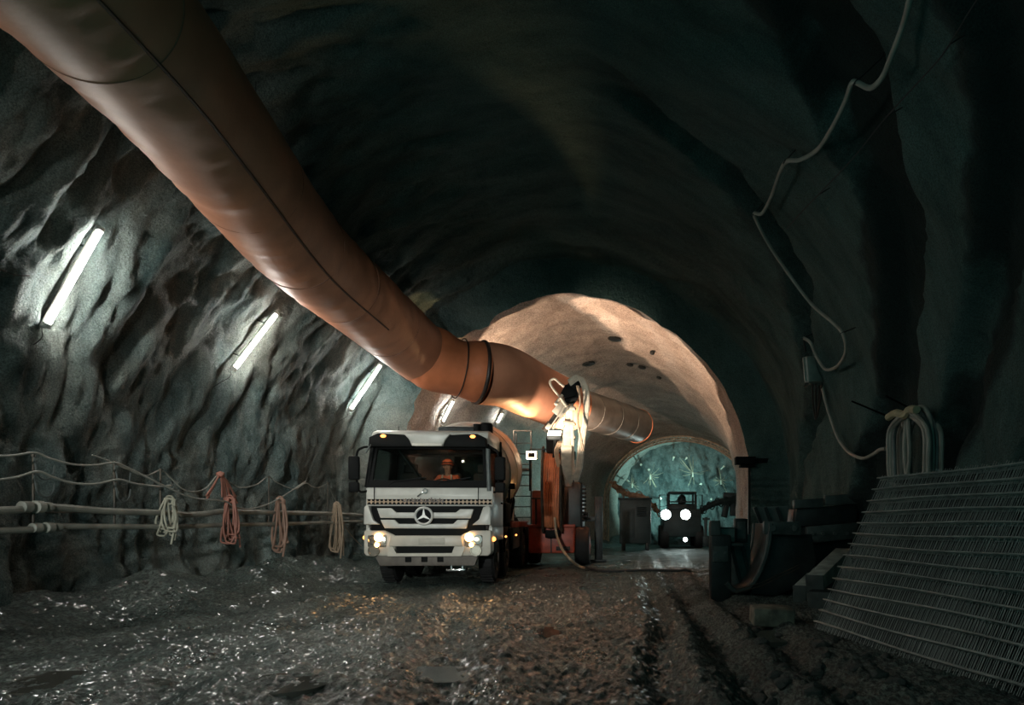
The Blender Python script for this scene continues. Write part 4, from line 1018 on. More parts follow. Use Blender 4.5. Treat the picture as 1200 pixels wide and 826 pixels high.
# boom: base column, pale twin arm, head with elbow and nozzle
m_ = M(ro); m_.bar(r(664, 566, 21.9), r(664, 520, 20.6), .30, .30, .03); m_.bar(r(664, 522, 20.7), r(668, 470, 19.7), .20, .20, .03); boom = rp('boom_arm', m_, boom_paint)
m_ = M(ro); m_.bar(r(672, 564, 21.7), r(670, 474, 19.6), .09, .09, .02); m_.bar(r(660, 556, 21.6), r(662, 500, 20.2), .08, .08, .02); rp('boom_cylinder', m_, boom_paint, boom)
m_ = M(ro); m_.box(r(668, 462, 19.6), (.42, .3, .34), (0, .5, 0), .05); m_.box(r(673, 452, 19.6), (.3, .26, .34), (0, .6, 0), .05); m_.cyl(r(662, 470, 19.4), r(676, 466, 19.4), .07, n=12); hd = rp('boom_head', m_, black_plastic, boom)
m_ = M(ro); m_.bar(r(662, 472, 19.5), r(644, 498, 19.4), .15, .15, .02); m_.lathe([(0, .10), (.25, .07)], r(645, 496, 19.4), (-.6, 0, -.7), 12); rp('spray_arm', m_, rust_steel, boom)
m_ = M(ro); m_.bar(r(646, 499, 19.3), r(663, 474, 19.3), .03, .03); m_.bar(r(648, 503, 19.3), r(660, 484, 19.3), .04, .04); m_.box(r(643, 500, 19.35), (.12, .1, .16), (0, .7, 0), .02); m_.box(r(657, 480, 19.35), (.3, .05, .35), (0, .7, 0), .02); rp('nozzle_bracket', m_, boom_paint, boom)
m_ = M(ro); m_.tube(smooth_path([r(662, 472, 19.4), r(655, 464, 19.4), r(646, 452, 19.4), (r(645, 446, 19.4)), r(650, 444, 19.4), r(656, 449, 19.4), r(661, 453, 19.4)], 6), .03, 8); rp('hose_loop', m_, boom_paint, boom)
m_ = M(ro); m_.tube(smooth_path([r(659, 463, 19.4), r(655, 468, 19.35), r(652, 472, 19.35)], 4), .04, 8); m_.ball(r(652, 473, 19.35), .06, 2); m_.cyl(r(657, 466, 19.3), r(664, 476, 19.3), .04, n=8); rp('valve_hose', m_, boom_paint, boom)
m_ = M(ro)
for k, off in enumerate((0, 2.2, 4.2)):
    m_.tube(smooth_path([r(666 + off * .5, 447 + off, 19.5), r(676 + off, 441 + off * .6, 19.5), r(683 + off, 452, 19.5), r(686 + off * .8, 470, 19.6), r(684 + off * .7, 495, 19.9), r(680 + off, 515, 20.3), r(677 + off, 545, 21.0), r(672 + off, 563, 21.6)], 6), .05, 8)
rp('boom_hoses', m_, boom_paint, boom)
m_ = M(ro)
for k, off in enumerate((0, 2.0)):
    m_.tube(smooth_path([r(655 + off, 518, 20.6), r(651 + off, 530, 20.9), r(655 + off, 548, 21.2), r(661 + off, 562, 21.6)], 6), .045, 8)
    m_.tube(smooth_path([r(676 + off, 452, 19.4), r(680, 470, 19.4), r(677, 492, 19.6), r(682 + off, 528, 19.9)], 6), .025, 8)
rp('slack_hoses', m_, tan_hose, boom)
m_ = M(ro)
for y_ in (478, 496, 512): m_.box(r(667, y_, 19.5 + (y_ - 478) * .03), (.34, .26, .08), (0, .1, 0), .02)
rp('hose_clamp', m_, boom_paint, boom)
# hand rails and small gear on the deck next to the truck
m_ = M(ro)
for px in (628, 638): m_.cyl(r(px, 616), r(px, 584), .03, n=8)
m_.tube([r(622, 584), r(640, 584)], .02, 6); rp('deck_rail', m_, dark_steel)

# the hose that runs from the reel down across the ground
hs = [Vector((reel_o.x + .2, reel_o.y - .42, reel_o.z - .9)), at(652, 625, 19.1), at(658, 642, 18.6), at(668, 655, 18.2)]
hs[0] = at(650, 606, 19.1)
for px, py in ((680, 663), (700, 667.5), (722, 668), (760, 668), (810, 669.5)):
    q = at_z(px, py, 0.05); hs.append(Vector((q.x, q.y, fz(q.x, q.y) + .035)))
P = smooth_path(hs, 8); c0 = P[0]; t = thing('supply_hose', 'long hose sagging from the rig reel and lying across the mud', 'hose', c0); m_ = M(c0)
for q in P[25:]: q.z = max(q.z, fz(q.x, q.y) + .03)
m_.tube(P[:36], .035, 8); m_.build('pale_length', tan_hose, t); m_ = M(c0); m_.tube(P[34:], .035, 8); m_.build('muddy_length', cable_dark, t)

# ------------------------------------------------------------------ steel arch rib at the far end
def arch(a_, h_, y, cx, n=40):
    return [Vector((cx - a_ + .1 * 0, y, -.1))] + [Vector((cx - a_ * math.cos(th), y, Z0 + (h_ - Z0) * math.sin(th))) for th in np.linspace(0, math.pi, n)] + [Vector((cx + a_, y, -.1))]


AY = 35.6; acx = 2.30
ar = thing('arch_rib', 'curved lattice steel rib framing the far rock face', 'arch rib', (acx, AY, 0)); oo = ar.location.copy()
rib_m = mat('rib_pale', (.50, .42, .32), .55, 0, .4, 5, .3)
for nm, (a_, h_, y) in {'inner_bar': (3.72, 5.50, AY), 'outer_bar': (3.95, 5.74, AY), 'rear_bar': (3.86, 5.64, AY + .25)}.items():
    m_ = M(oo); m_.tube(arch(a_, h_, y, acx), .045, 8); m_.build(nm, rib_m, ar)
m_ = M(oo); A1 = arch(3.72, 5.50, AY, acx, 60); A2 = arch(3.95, 5.74, AY, acx, 60); A3 = arch(3.86, 5.64, AY + .25, acx, 60)
for i in range(1, 61):
    m_.tube([A1[i], A2[i + 1 if i < 60 else i]], .02, 5); m_.tube([A2[i], A3[min(i + 1, 60)]], .02, 5)
m_.build('lacing', rib_m, ar)
m_ = M(oo)
for sg in (-1, 1): m_.box((acx + sg * 3.85, AY + .1, .1), (.5, .5, .25), None, .02)
m_.build('foot_plates', rust_steel, ar)

# ------------------------------------------------------------------ drill rig at the face
J = thing('drill_rig', 'far drill rig with twin glaring headlights, roof cage and two booms at the face', 'machine', (1.9, 32.5, 0)); jo = J.location.copy()
JY = 32.5
glare_m = mat('glaring_headlamp', (1, 1, 1), .3, 0, 0, emit=(0.85, 1.0, 0.97), strength=25)
rig_paint = mat('rig_paint', (.028, .045, .045), .5, 0, .35, 3, .1)


def j(px, py, Y=JY): return at(px, py, Y)


def jp_(name, m_, material, parent=J, **k): return m_.build(name, material, parent, **k)


a = j(777, 632); b_ = j(822, 596)
m_ = M(jo); m_.box(((a.x + b_.x) / 2, JY + 2.0, (.55 + b_.z) / 2), (b_.x - a.x, 4.0, b_.z - .55), None, .08); m_.box(((a.x + b_.x) / 2, JY + .9, 1.85), (1.3, 1.4, .6), None, .08); jp_('body', m_, rig_paint)
for px, y_ in ((779, JY + .5), (820, JY + .5), (779, JY + 3.2), (820, JY + 3.2)):
    q = j(px, 630); m_ = M(jo); m_.lathe([(-.2, .4), (-.2, .52), (-.1, .56), (.1, .56), (.2, .52), (.2, .4)], (q.x, y_, .56), (1, 0, 0), 24); wh = jp_('wheel', m_, rubber)
    m_ = M(jo); m_.lathe([(-.1, .36), (.1, .36)], (q.x, y_, .56), (1, 0, 0), 16); jp_('rim', m_, rust_steel, wh)
# cage: roof plate, posts, rails, side wings
m_ = M(jo); za = j(780, 577).z; m_.box((j(800, 577).x, JY + .8, za), (j(816, 0).x - j(783, 0).x, 1.6, .09), None, .02); cage = jp_('cage_roof', m_, dark_steel)
for px in (784, 815):
    for y_ in (JY + .1, JY + 1.5): m_ = M(jo); x = j(px, 0).x; m_.bar((x, y_, 1.5), (x, y_, za), .09, .09); jp_('cage_post', m_, dark_steel, cage)
m_ = M(jo); m_.tube([j(784, 588, JY + .1), j(815, 588, JY + .1)], .035, 6); m_.tube([j(792, 588, JY + .1), j(797, 581, JY + .1), j(805, 588, JY + .1)], .03, 6); m_.ball(j(799, 586, JY + .8), .22, 2, (1, 1, 1.3)); jp_('cage_rail', m_, dark_steel, cage)
for p0, p1 in ((773, 783), (816, 823)):
    m_ = M(jo); m_.tube([j(p0, 580), j(p1, 580), j(p1, 592), j(p0, 594)], .035, 6, closed=True); m_.bar(j(p0, 594), j(p0, 606), .05, .05); jp_('wing_frame', m_, dark_steel)
for px in (780, 803):
    m_ = M(jo); c = j(px, 603); m_.lathe([(.0, .10), (.10, .27), (.14, .27)], (c.x, JY - .01, c.z), (0, -1, 0), 24); hl = jp_('headlight', m_, chrome)
    m_ = M(jo); m_.lathe([(.0, .235), (.03, .225), (.07, .12)], (c.x, JY - .145, c.z), (0, -1, 0), 24); jp_('headlight_lens', m_, glare_m, hl)
m_ = M(jo); c = j(803, 632, JY - .6); m_.lathe([(0, .05), (.06, .12), (.09, .12)], (c.x, JY - .6, c.z), (0, -1, 0), 16); m_.bar((c.x, JY + .1, c.z), (c.x, JY - .58, c.z), .06, .06); lw = jp_('low_lamp', m_, chrome)
m_ = M(jo); m_.lathe([(0, .10), (.03, .09), (.04, .03)], (c.x, JY - .69, c.z), (0, -1, 0), 16); jp_('low_lens', m_, glare_m, lw)
m_ = M(jo); m_.bar(j(827, 634), j(827, 606), .14, .14, .02); m_.bar(j(823, 608), j(832, 608), .1, .1); m_.box((j(827, 0).x, JY, .35), (.3, .3, .5), None, .03); jp_('jack_leg', m_, rig_paint)


def rough_boom(name, pts, r0, r1, material, seed, Y0_, Y1_, n=46):
    P = smooth_path([at(px, py, Y0_ + (Y1_ - Y0_) * i / (len(pts) - 1)) for i, (px, py) in enumerate(pts)], 8); m_ = M(jo); rn = random.Random(seed)
    m_.tube(P, [r0 + (r1 - r0) * i / (len(P) - 1) for i in range(len(P))], 8)
    for k in range(n):
        q = P[int(k * (len(P) - 1) / n)]; s_ = rn.uniform(.5, 1.1) * r0
        m_.box(q + Vector((rn.uniform(-.1, .1), rn.uniform(-.1, .1), rn.uniform(-.8, .9) * r0)), (s_ * 1.4, s_, s_ * .8), (rn.uniform(-.5, .5), rn.uniform(-.6, .6), rn.uniform(-.5, .5)), .02)
    for dz in (.12, -.14): m_.tube(smooth_path([q + Vector((0, -.12, dz + .1 * math.sin(i * .9))) for i, q in enumerate(P)], 2), .03, 6)
    return jp_(name, m_, material)


boom_rust = mat('muddy_orange_boom', (.42, .20, .12), .6, 0, .5, 3, .3, col2=(.55, .30, .18))
rough_boom('muddy_boom', [(719, 568), (727, 574), (735, 579), (752, 582), (762, 590), (772, 600)], .16, .10, boom_rust, 1, 34.0, 33.2)
rough_boom('dark_boom', [(820, 599), (829, 594), (840, 589), (852, 587), (862, 586), (868, 582)], .12, .2, rig_paint, 2, 33.2, 34.2)
m_ = M(jo); m_.box(j(858, 581, 34), (.9, .3, .3), (0, .05, 0), .04); m_.box(j(860, 594, 34), (.4, .3, .9), None, .05); m_.box(j(850, 598, 34), (.3, .3, .7), (0, .2, 0), .05); m_.ball(j(866, 592, 34), .3, 2, (1, 1, 1.4), .2, 4); jp_('boom_carriage', m_, rig_paint)

# dark plant container standing left of the drill rig
a = at(726, 632, 30.5); b_ = at(763, 585, 30.5)
kc = thing('plant_container', 'dark boxy plant container left of the glaring drill rig', 'container', ((a.x + b_.x) / 2, 30.5, 0)); oo = kc.location.copy()
w_ = b_.x - a.x
m_ = M(oo); m_.box((oo.x, 31.2, (.3 + b_.z) / 2), (w_, 1.5, b_.z - .3), None, .05); bx = m_.build('shell', rig_paint, kc)
m_ = M(oo); m_.box((oo.x, 31.2, b_.z + .03), (w_ + .12, 1.6, .08), None, .02); m_.build('roof_plate', dark_steel, kc)
for sg in (-1, 1): m_ = M(oo); m_.box((oo.x + sg * w_ * .38, 31.2, .16), (.16, 1.6, .34), None, .02); m_.build('skid', dark_steel, kc)
m_ = M(oo)
for k in range(5): m_.box((oo.x + w_ * .2, 30.44, 1.9 - .09 * k), (.42, .03, .05), (.4, 0, 0))
m_.build('vent', dark_steel, bx)
m_ = M(oo); m_.box((oo.x - w_ * .2, 30.44, 1.2), (.5, .02, 1.3), None, .008); m_.build('hatch', panel_dark, bx)
# blasting wires: fans of thin wire at the drill holes
wire_m = mat('pale_blasting_wire', (.50, .42, .30), .5, 0, .2)
for (px, py, sz, lb) in ((762, 557, 13, 'fan of thin blasting wires on the far face, above the left headlight'), (812, 554, 20, 'biggest fan of blasting wires, high in the middle of the far face'),
                        (845, 563, 13, 'fan of thin blasting wires on the right of the far face'), (741, 567, 9, 'small faint fan of blasting wires at the left of the far face')):
    c = at(px, py, 37.3); t = thing('blasting_wires', lb, 'wires', c, 0, 'blasting wire fans on the face'); rn = random.Random(px)
    for k in range(14):
        ang = rn.uniform(0, 2 * math.pi); L_ = sz * 37.3 / F * rn.uniform(.5, 1.25); e = c + Vector((math.cos(ang) * L_, rn.uniform(.1, .5), math.sin(ang) * L_))
        m_ = M(c); m_.tube(smooth_path([c, c.lerp(e, .5) + Vector((0, -.12, -.05)), e], 4), .010, 4); m_.build('wire', wire_m, t)
    m_ = M(c); m_.bar(c + Vector((0, -.02, -.22)), c + Vector((0, .02, .02)), .07, .07, .01); m_.build('connector', mat('pale_connector', (.75, .72, .6), .5, 0, 0), t)
rn = random.Random(11)
for k in range(9):
    c = at(736 + 114 * k / 8 + rn.uniform(-5, 5), rn.uniform(535, 585), 37.0); m_ = M(c); m_.lathe([(0, .03), (.9, .03)], c + Vector((0, 0, 0)), (rn.uniform(-.1, .1), 1, rn.uniform(-.1, .1)), 8); m_.box(c, (.10, .03, .10), (0, rn.random(), 0), .005)
    tag(m_.build('face_bolt', mat('pale_connector', (.75, .72, .6), .5), None), 'small pale bolt end standing out of the far rock face', 'bolt', 'bolt ends on the far face')

# bracket on the lip of the vault at the right
c = at(873, 540, 17.3); t = thing('lip_bracket', 'dark box bracket on the arch edge right of the far face', 'bracket', c)
m_ = M(c); m_.box((c.x, c.y, c.z), (.50, .3, .20), None, .015); m_.box((c.x + .05, c.y, c.z - .14), (.38, .26, .06), None, .01); m_.build('plate', black_plastic, t)
q = at(878, 612, 17.3); m_ = M(c); m_.bar((q.x, c.y, c.z - .1), (q.x, c.y, fz(q.x, c.y) - .02), .06, .06, .005); m_.build('prop', dark_steel, t)
m_ = M(c); m_.bar(c, (c.x + .9, c.y, c.z), .12, .12); m_.build('anchor', black_plastic, t)

# dark plates that stand in for shadowed pits in the lit roof
for px, py, r_ in ((720, 398, .22), (690, 427, .24), (738, 428, .13), (752, 431, .15), (772, 443, .10), (764, 414, .08)):
    g = wall_hit(px, py, .1); g = wall_hit(px, py, .06 + max(0, relief(g))); inw = Vector((float(cxy(g.y)) - g.x, 0, Z0 - g.z)).normalized(); m_ = M(g)
    m_.lathe([(-.05, r_ * 1.0), (.0, r_), (.03, r_ * .75), (.045, .02)], g, inw, 7); tag(m_.build('pit_shadow_plate', dark_steel, None), 'dark plate for a shadowed pit in the tan lit roof beyond the arch edge', 'bolt', 'shadow plates in the lit roof')
# ------------------------------------------------------------------ right-hand wall: cable, box, hanging loops
def wpath(pts, inset): return [wall_hit(a, b_, inset) for a, b_ in pts]


cpts = [(1078, -60), (1066, 0), (1058, 30), (1046, 62), (1034, 90), (1020, 103), (1005, 97), (998, 98), (990, 120), (975, 150), (958, 175), (938, 187), (922, 189), (914, 202), (904, 230), (893, 250), (884, 250), (888, 262), (902, 288), (920, 315), (950, 355), (976, 378), (988, 392), (991, 412), (982, 428), (968, 433), (957, 418), (950, 402), (942, 396)]
P = smooth_path(wpath(cpts, .42), 5); c = P[70].copy(); c0 = P[len(P) // 2]
t = thing('supply_cable', 'pale cable looping down the dark smooth wall to the grey box', 'cable', c0); m_ = M(c0); m_.tube(P, .030, 10); m_.build('cable_run', cable_mat, t)
for px, py in ((1003, 96), (920, 189), (884, 250), (987, 390), (942, 396)):
    q = wall_hit(px, py, .42); m_ = M(c0); inw = Vector((float(cxy(q.y)) - q.x, 0, Z0 - q.z)).normalized() if q.z > Z0 else Vector((-1, 0, 0))
    m_.cyl(q + inw * .03, q - inw * .5, .010, n=6); m_.torus(q, inw.cross(Vector((0, 1, 0))), .04, .007, 12, 5); m_.build('hanger', dark_steel, t)
# second, thinner wire running up across the wall
P = smooth_path(wpath([(1160, -20), (1142, 4), (1120, 40), (1100, 70), (1068, 105), (1032, 145), (1000, 185), (965, 222), (938, 250), (922, 268)], .40), 5); c0 = P[len(P) // 2]
t = thing('thin_wire', 'thin dark wire strung up the smooth wall across the pale cable', 'wire', c0); m_ = M(c0); m_.tube(P, .008, 6); m_.build('wire_run', cable_dark, t); m_ = M(c0)
for i in (0, 12, 24, 36): m_.cyl(P[i], P[i] + Vector((.5, 0, .3)), .008, n=5)
m_.build('ties', dark_steel, t)
# junction box
q = wall_hit(953, 433, .42); bm_ = mat('grey_box', (.40, .42, .38), .5, 0, .2, 6)
t = thing('junction_box', 'grey junction box hung tilted on the smooth wall', 'junction box', q); m_ = M(q); m_.box(q, (.14, .42, .50), (.12, .0, -1.05), .03); m_.build('case', bm_, t)
m_ = M(q); m_.box(q + Vector((-.06, -.04, 0)), (.02, .36, .44), (.12, 0, -1.05), .01); m_.build('lid', bm_, t)
m_ = M(q); m_.tube(smooth_path([wall_hit(944, 412, .42), wall_hit(942, 398, .40)], 4), .02, 8); m_.build('hanging_strap', cable_dark, t)
m_ = M(q); m_.tube(smooth_path([wall_hit(945, 446, .44), wall_hit(943, 453, .44), wall_hit(949, 450, .44)], 4), .018, 6); m_.build('latch', chrome, t)
for pts in (((952, 450), (953, 475), (956, 491), (959, 478), (960, 452)), ((956, 450), (956, 472), (957, 489), (961, 470), (963, 450))):
    m_ = M(q); m_.tube(smooth_path(wpath(pts, .42), 5), .018, 8); m_.build('short_cable', cable_dark, t)
P = smooth_path(wpath([(963, 452), (968, 473), (975, 495), (983, 515), (995, 530), (1010, 537), (1022, 533), (1031, 527), (1038, 526)], .40), 6); c0 = P[len(P) // 2]
t = thing('supply_cable', 'pale cable sagging from the grey box to the hanging loops', 'cable', c0); m_ = M(c0); m_.tube(P, .030, 10); m_.build('cable_run', cable_mat, t)
# hook with hanging loops of cable
q = wall_hit(1062, 486, .55)
t = thing('cable_loops', 'big loops of pale cable hung on two rods above the mesh stack', 'cable', q, 0); rn = random.Random(4)
for k, (xl, xr_, yt) in enumerate(((1041, 1088, 484), (1044, 1084, 487), (1048, 1090, 480), (1060, 1066, 486), (1063, 1094, 477), (1066, 1098, 483), (1056, 1103, 488), (1052, 1060, 490))):
    yb = 575 + rn.uniform(-4, 8); ins = .60 - .03 * k
    m_ = M(q); m_.tube(smooth_path(wpath([(xl, 530), (xl + 1, 505), ((xl * 3 + xr_) / 4, yt + 6), ((xl + xr_) / 2, yt), ((xl + xr_ * 3) / 4, yt + 5), (xr_ - 1, 505), (xr_, 535), (xr_ - 3, yb - 10), ((xl + xr_) / 2, yb), (xl + 3, yb - 10)], ins), 5, True), .032, 8, closed=True); m_.build('loop', cable_mat if k % 3 != 2 else grey_steel, t)
for a_, b_ in (((998, 470), (1046, 490)), ((1038, 464), (1072, 481))):
    m_ = M(q); A_ = wall_hit(*a_, 0.95); B_ = wall_hit(*b_, .35); d = (B_ - A_).normalized(); m_.cyl(A_, B_ + d * .6, .014, n=8); m_.build('rod', black_plastic, t)
m_ = M(q); m_.tube(smooth_path(wpath([(1041, 489), (1050, 484), (1060, 486), (1066, 480), (1074, 480)], .62), 5), .055, 8); m_.build('wrap', mat('ochre_wrap', (.42, .38, .24), .6, 0, .2), t)

# ------------------------------------------------------------------ stack of welded mesh sheets leaning at the right
S0 = Vector((2.02, 7.7, 0.0)); S1 = Vector((2.62, 4.75, 0.0))      # foot of the front sheet, far and near end
along = (S1 - S0).normalized(); Ls = 3.35; leanv = Vector((.80, .09, 1.74)); Hs = leanv.length; lu = leanv.normalized(); nrm = along.cross(lu).normalized()
if nrm.x > 0: nrm = -nrm
wire_s = mat('mesh_wire', (.30, .33, .31), .45, .2, .3, 8)
wire_b = mat('mesh_wire_shaded', (.035, .042, .04), .5, .2, .35, 8)  # rear sheets coloured near black for the shade inside the stack
base = S0.copy(); base.z = fz(base.x, base.y) + .04
NROW, NCOL = 14, 46


def sheet_mesh(mname, material, jit):
    m_ = M(); rn = random.Random(jit)
    for i in range(NROW):
        h_ = .07 + (Hs - .12) * i / (NROW - 1)
        pts = [along * (x - .06) + lu * (h_ + .010 * math.sin(x * 2 + jit + i)) + nrm * .006 for x in np.linspace(-.02, Ls + .1, 9)]
        m_.tube(pts, .0080, 4)
    for k in range(NCOL):
        x = Ls * k / (NCOL - 1)
        m_.tube([along * x + lu * (.0), along * (x + .005 * rn.uniform(-1, 1)) + lu * (Hs * .5), along * (x + .012 * rn.uniform(-1, 1)) + lu * (Hs + rn.uniform(-.03, .0))], .0030, 4)
    ob = m_.build('mesh_sheet', material, None, smooth=False)
    return ob


NS = 16
proto_a = sheet_mesh('a', wire_s, 1); proto_b = sheet_mesh('b', wire_b, 2)
rn = random.Random(9)
for k in range(NS):
    src = proto_a if k < 4 else proto_b
    ob = src if k in (0, 4) else src.copy()
    if k not in (0, 4): C.objects.link(ob)
    off = -nrm * (.034 * k) + along * (rn.uniform(-.03, .03) + (.0 if k < 3 else .012 * k)) + lu * rn.uniform(-.012, .012)
    g_ = base + off; g_.z = max(base.z + off.z, fz(g_.x, g_.y) + .03)
    ob.location = g_
    if k == 0: tag(ob, 'foremost sheet of welded wire mesh on the leaning stack', 'wire mesh', 'welded mesh sheets in the leaning stack')
    else: tag(ob, 'sheet of welded wire mesh packed behind the foremost one in the leaning stack', 'wire mesh', 'welded mesh sheets in the leaning stack')
# timber trestle that carries the stack
q = base - nrm * .80
t = thing('mesh_trestle', 'dark steel trestle that carries the leaning mesh stack', 'trestle', q)
for x in (.5, 2.9): m_ = M(q); m_.bar(q + along * x + Vector((.05, 0, -.05)), q + along * x + lu * (Hs * .93), .09, .09, .01); m_.build('leaning_post', dark_steel, t)
for x in (.5, 2.9): m_ = M(q); m_.bar(q + along * x + lu * (Hs * .9), q + along * x + Vector((1.15, 0, .0)), .09, .09, .01); m_.build('rear_prop', dark_steel, t)
m_ = M(q); m_.bar(q + along * .2 + lu * (Hs * .9) , q + along * 3.2 + lu * (Hs * .9), .09, .09, .01); m_.build('cross_rail', dark_steel, t)

# ------------------------------------------------------------------ loader buckets, beams and blocks on the right
bucket_m = mat('bucket_steel', (.022, .03, .03), .5, .1, .5, 3, .25)
edge_m = mat('bucket_edge', (.07, .09, .086), .5, .1, .5, 3, .25)


def bucket(name, label, o, prof, depth, thick, skew, cheeks=True, edge=None):
    """curved shell along Y with thickness; prof: (x, z) from the upper lip to the lower lip"""
    t = thing(name, label, 'bucket', o); P2 = [Vector((p[0], 0, p[1])) for p in prof]; P2 = smooth_path(P2, 5); n_ = len(P2); out = []
    for i in range(n_):
        d = (P2[min(i + 1, n_ - 1)] - P2[max(i - 1, 0)]).normalized(); out.append(P2[i] + Vector((-d.z, 0, d.x)) * thick)
    m_ = M(); V = []
    for y in (0, depth):
        sh = Vector((skew * y, y, 0)); V += [p + sh for p in P2] + [p + sh for p in out]
    Fc = []; N2 = 2 * n_
    for i in range(n_ - 1):
        Fc += [(i, i + 1, N2 + i + 1, N2 + i), (n_ + i + 1, n_ + i, N2 + n_ + i, N2 + n_ + i + 1), (i + 1, i, n_ + i, n_ + i + 1), (N2 + i, N2 + i + 1, N2 + n_ + i + 1, N2 + n_ + i)]
    Fc += [(0, N2, N2 + n_, n_), (n_ - 1, N2 - 1, N2 + N2 - 1, N2 + n_ - 1)]
    m_.faces(V, Fc); sh_ = m_.build('shell', bucket_m, t)
    for y in (0.0, depth):     # rolled rims that stiffen both ends
        m_ = M(); m_.tube([p + Vector((skew * y, y, 0)) for p in P2], thick * .9, 6); m_.build('rim', edge_m, sh_)
    if cheeks:
        m_ = M(); m_.prism([(p.x + skew * depth, p.z) for p in P2], 'y', depth - .06, depth); m_.build('cheek_plate', edge_m, t)
    return t


# the nearer, upright scoop seen into from its end
g0 = at_z(872, 700, 0.0); zb = fz(g0.x, g0.y)
sc = [(.42, 1.20), (.40, .95), (.34, .66), (.20, .32), (.02, .12), (-.18, .10), (-.30, .22)]
t = bucket('loader_scoop', 'black curved steel scoop standing on end, nearest the muddy track', (g0.x, g0.y - .1, zb), sc, 1.5, .05, .0, cheeks=False)
m_ = M(); m_.box((.62, .05, 1.12), (.62, .12, .22), (0, .02, 0), .02); m_.build('lip_bar', edge_m, t)
for x in (.45, .80): m_ = M(); m_.cyl((x, -.02, 1.12), (x, -.05, 1.12), .05, n=12); m_.build('lip_bolt', grey_steel, t)
m_ = M(); m_.prism([(.44, 1.02), (1.15, 1.02), (1.22, .55), (1.0, .18), (.55, -.02), (.10, .02), (.24, .28), (.37, .62)], 'y', .16, 1.3, .02); m_.build('back_box', bucket_m, t)
for dz in (0, .05): m_ = M(); m_.tube([(-.18, -.14, .06 + dz), (.25, -.18, .19 + dz), (.85, -.2, .48 + dz)], .010, 5); m_.build('loose_wire', rust_steel, t)
# upright plate and boxes of the form left of the scoop
g1 = at_z(845, 700, 0.0); zb = fz(g1.x, g1.y); k_ = g1.y / F
t = thing('form_post', 'dark upright form block with a bolted plate, left of the black scoop', 'form', (g1.x, g1.y, zb))
m_ = M(); m_.box((0, .15, .55), (24 * k_, .34, 1.12), None, .03); m_.build('block', bucket_m, t)
m_ = M(); m_.box((-1 * k_, -.04, .80), (18 * k_, .05, .26), None, .01); pl = m_.build('bolted_plate', edge_m, t)
for x in (-7, 4): m_ = M(); m_.cyl((x * k_, -.06, .82), (x * k_, -.09, .82), .022, n=10); m_.build('bolt', grey_steel, pl)
m_ = M(); m_.box((-6 * k_, .2, 1.22), (12 * k_, .3, .26), None, .02); m_.build('top_block', edge_m, t)
m_ = M(); m_.prism([(12 * k_, .95), (45 * k_, 1.12), (45 * k_, .2), (24 * k_, .06)], 'y', .9, .98, .01); pn = m_.build('sloping_plate', mat('plate_grey', (.13, .165, .158), .55, .1, .4, 3, .2), t)
for x in (18, 32): m_ = M(); m_.bar((x * k_, .84, 1.02), ((x + 14) * k_, .84, .25), .05, .06); m_.build('rib', bucket_m, pn)
m_ = M(); m_.box((12 * k_, .5, .95), (30 * k_, .9, .05), None, .01); m_.build('shelf_plate', edge_m, t)
g2 = Vector((g1.x + 10 * k_, g1.y + .5, zb + .98)); t = thing('grey_box', 'plain grey box standing on the dark form block, before the drill rig boom', 'box', g2)
m_ = M(); m_.box((0, 0, .12), (20 * k_, .3, .24), None, .02); m_.build('case', mat('box_grey', (.22, .27, .255), .6, 0, .2, 4), t); m_ = M(); m_.box((0, 0, .245), (21 * k_, .32, .02), None, .004); m_.build('lid', edge_m, t)
g3 = Vector((g1.x + 30 * k_, g1.y + .7, zb + .98)); t = thing('dark_box', 'narrow dark box beside the plain grey box, under the arch edge', 'box', g3)
m_ = M(); m_.box((0, 0, .20), (15 * k_, .3, .42), None, .02); m_.build('case', bucket_m, t); m_ = M(); m_.box((0, -.16, .2), (10 * k_, .02, .3), None, .004); m_.build('cover', edge_m, t)
# big bucket behind, with a segmented cutting edge along its top
g4 = at(973, 588, 12.95); zb = fz(3.0, 12.95); Yb = 12.95; kb = Yb / F
t = thing('loader_bucket', 'large dark loader bucket with a segmented edge, by the smooth wall', 'bucket', (g4.x, Yb, zb))
def bx(px): return (px - 973) * kb
def bz(py): return CAMH - (py - VY) * kb - zb
for x0, x1, y0, y1 in ((930, 964, 586, 596), (966, 1008, 580.5, 592)):
    m_ = M(); m_.prism([(bx(x0), bz(y0)), (bx(x1), bz(y0 - 2.5)), (bx(x1), bz(y1 - 1.5)), (bx(x0), bz(y1))], 'y', -.06, .1, .015); m_.build('edge_segment', edge_m, t)
m_ = M(); m_.prism([(bx(934), bz(596)), (bx(1006), bz(590)), (bx(1004), bz(612)), (bx(930), bz(618))], 'y', .02, .9, .03); m_.build('upper_wall', bucket_m, t)
m_ = M(); m_.prism([(bx(944), bz(617)), (bx(1004), bz(612)), (bx(1000), bz(631)), (bx(944), bz(637))], 'y', -.12, .12, .02); mb_ = m_.build('middle_bar', edge_m, t)
for px in (950, 962, 976, 990): m_ = M(); m_.cyl((bx(px), -.12, bz(625)), (bx(px), -.155, bz(625)), .035, n=10); m_.build('bolt', grey_steel, mb_)
m_ = M(); m_.prism([(bx(925), bz(618)), (bx(1002), bz(612)), (bx(1004), .0), (bx(900), .0), (bx(912), bz(660))], 'y', .12, 1.1, .03); m_.build('lower_body', bucket_m, t)
m_ = M(); m_.prism([(bx(885), bz(594)), (bx(929), bz(592)), (bx(926), bz(618)), (bx(900), bz(622))], 'y', .3, .36, .01); sp_ = m_.build('side_plate', MATS['plate_grey'], t)
for px in (888, 900, 914): m_ = M(); m_.bar((bx(px), .27, bz(594)), (bx(px + 8), .27, bz(617)), .05, .06); m_.build('rib', bucket_m, sp_)

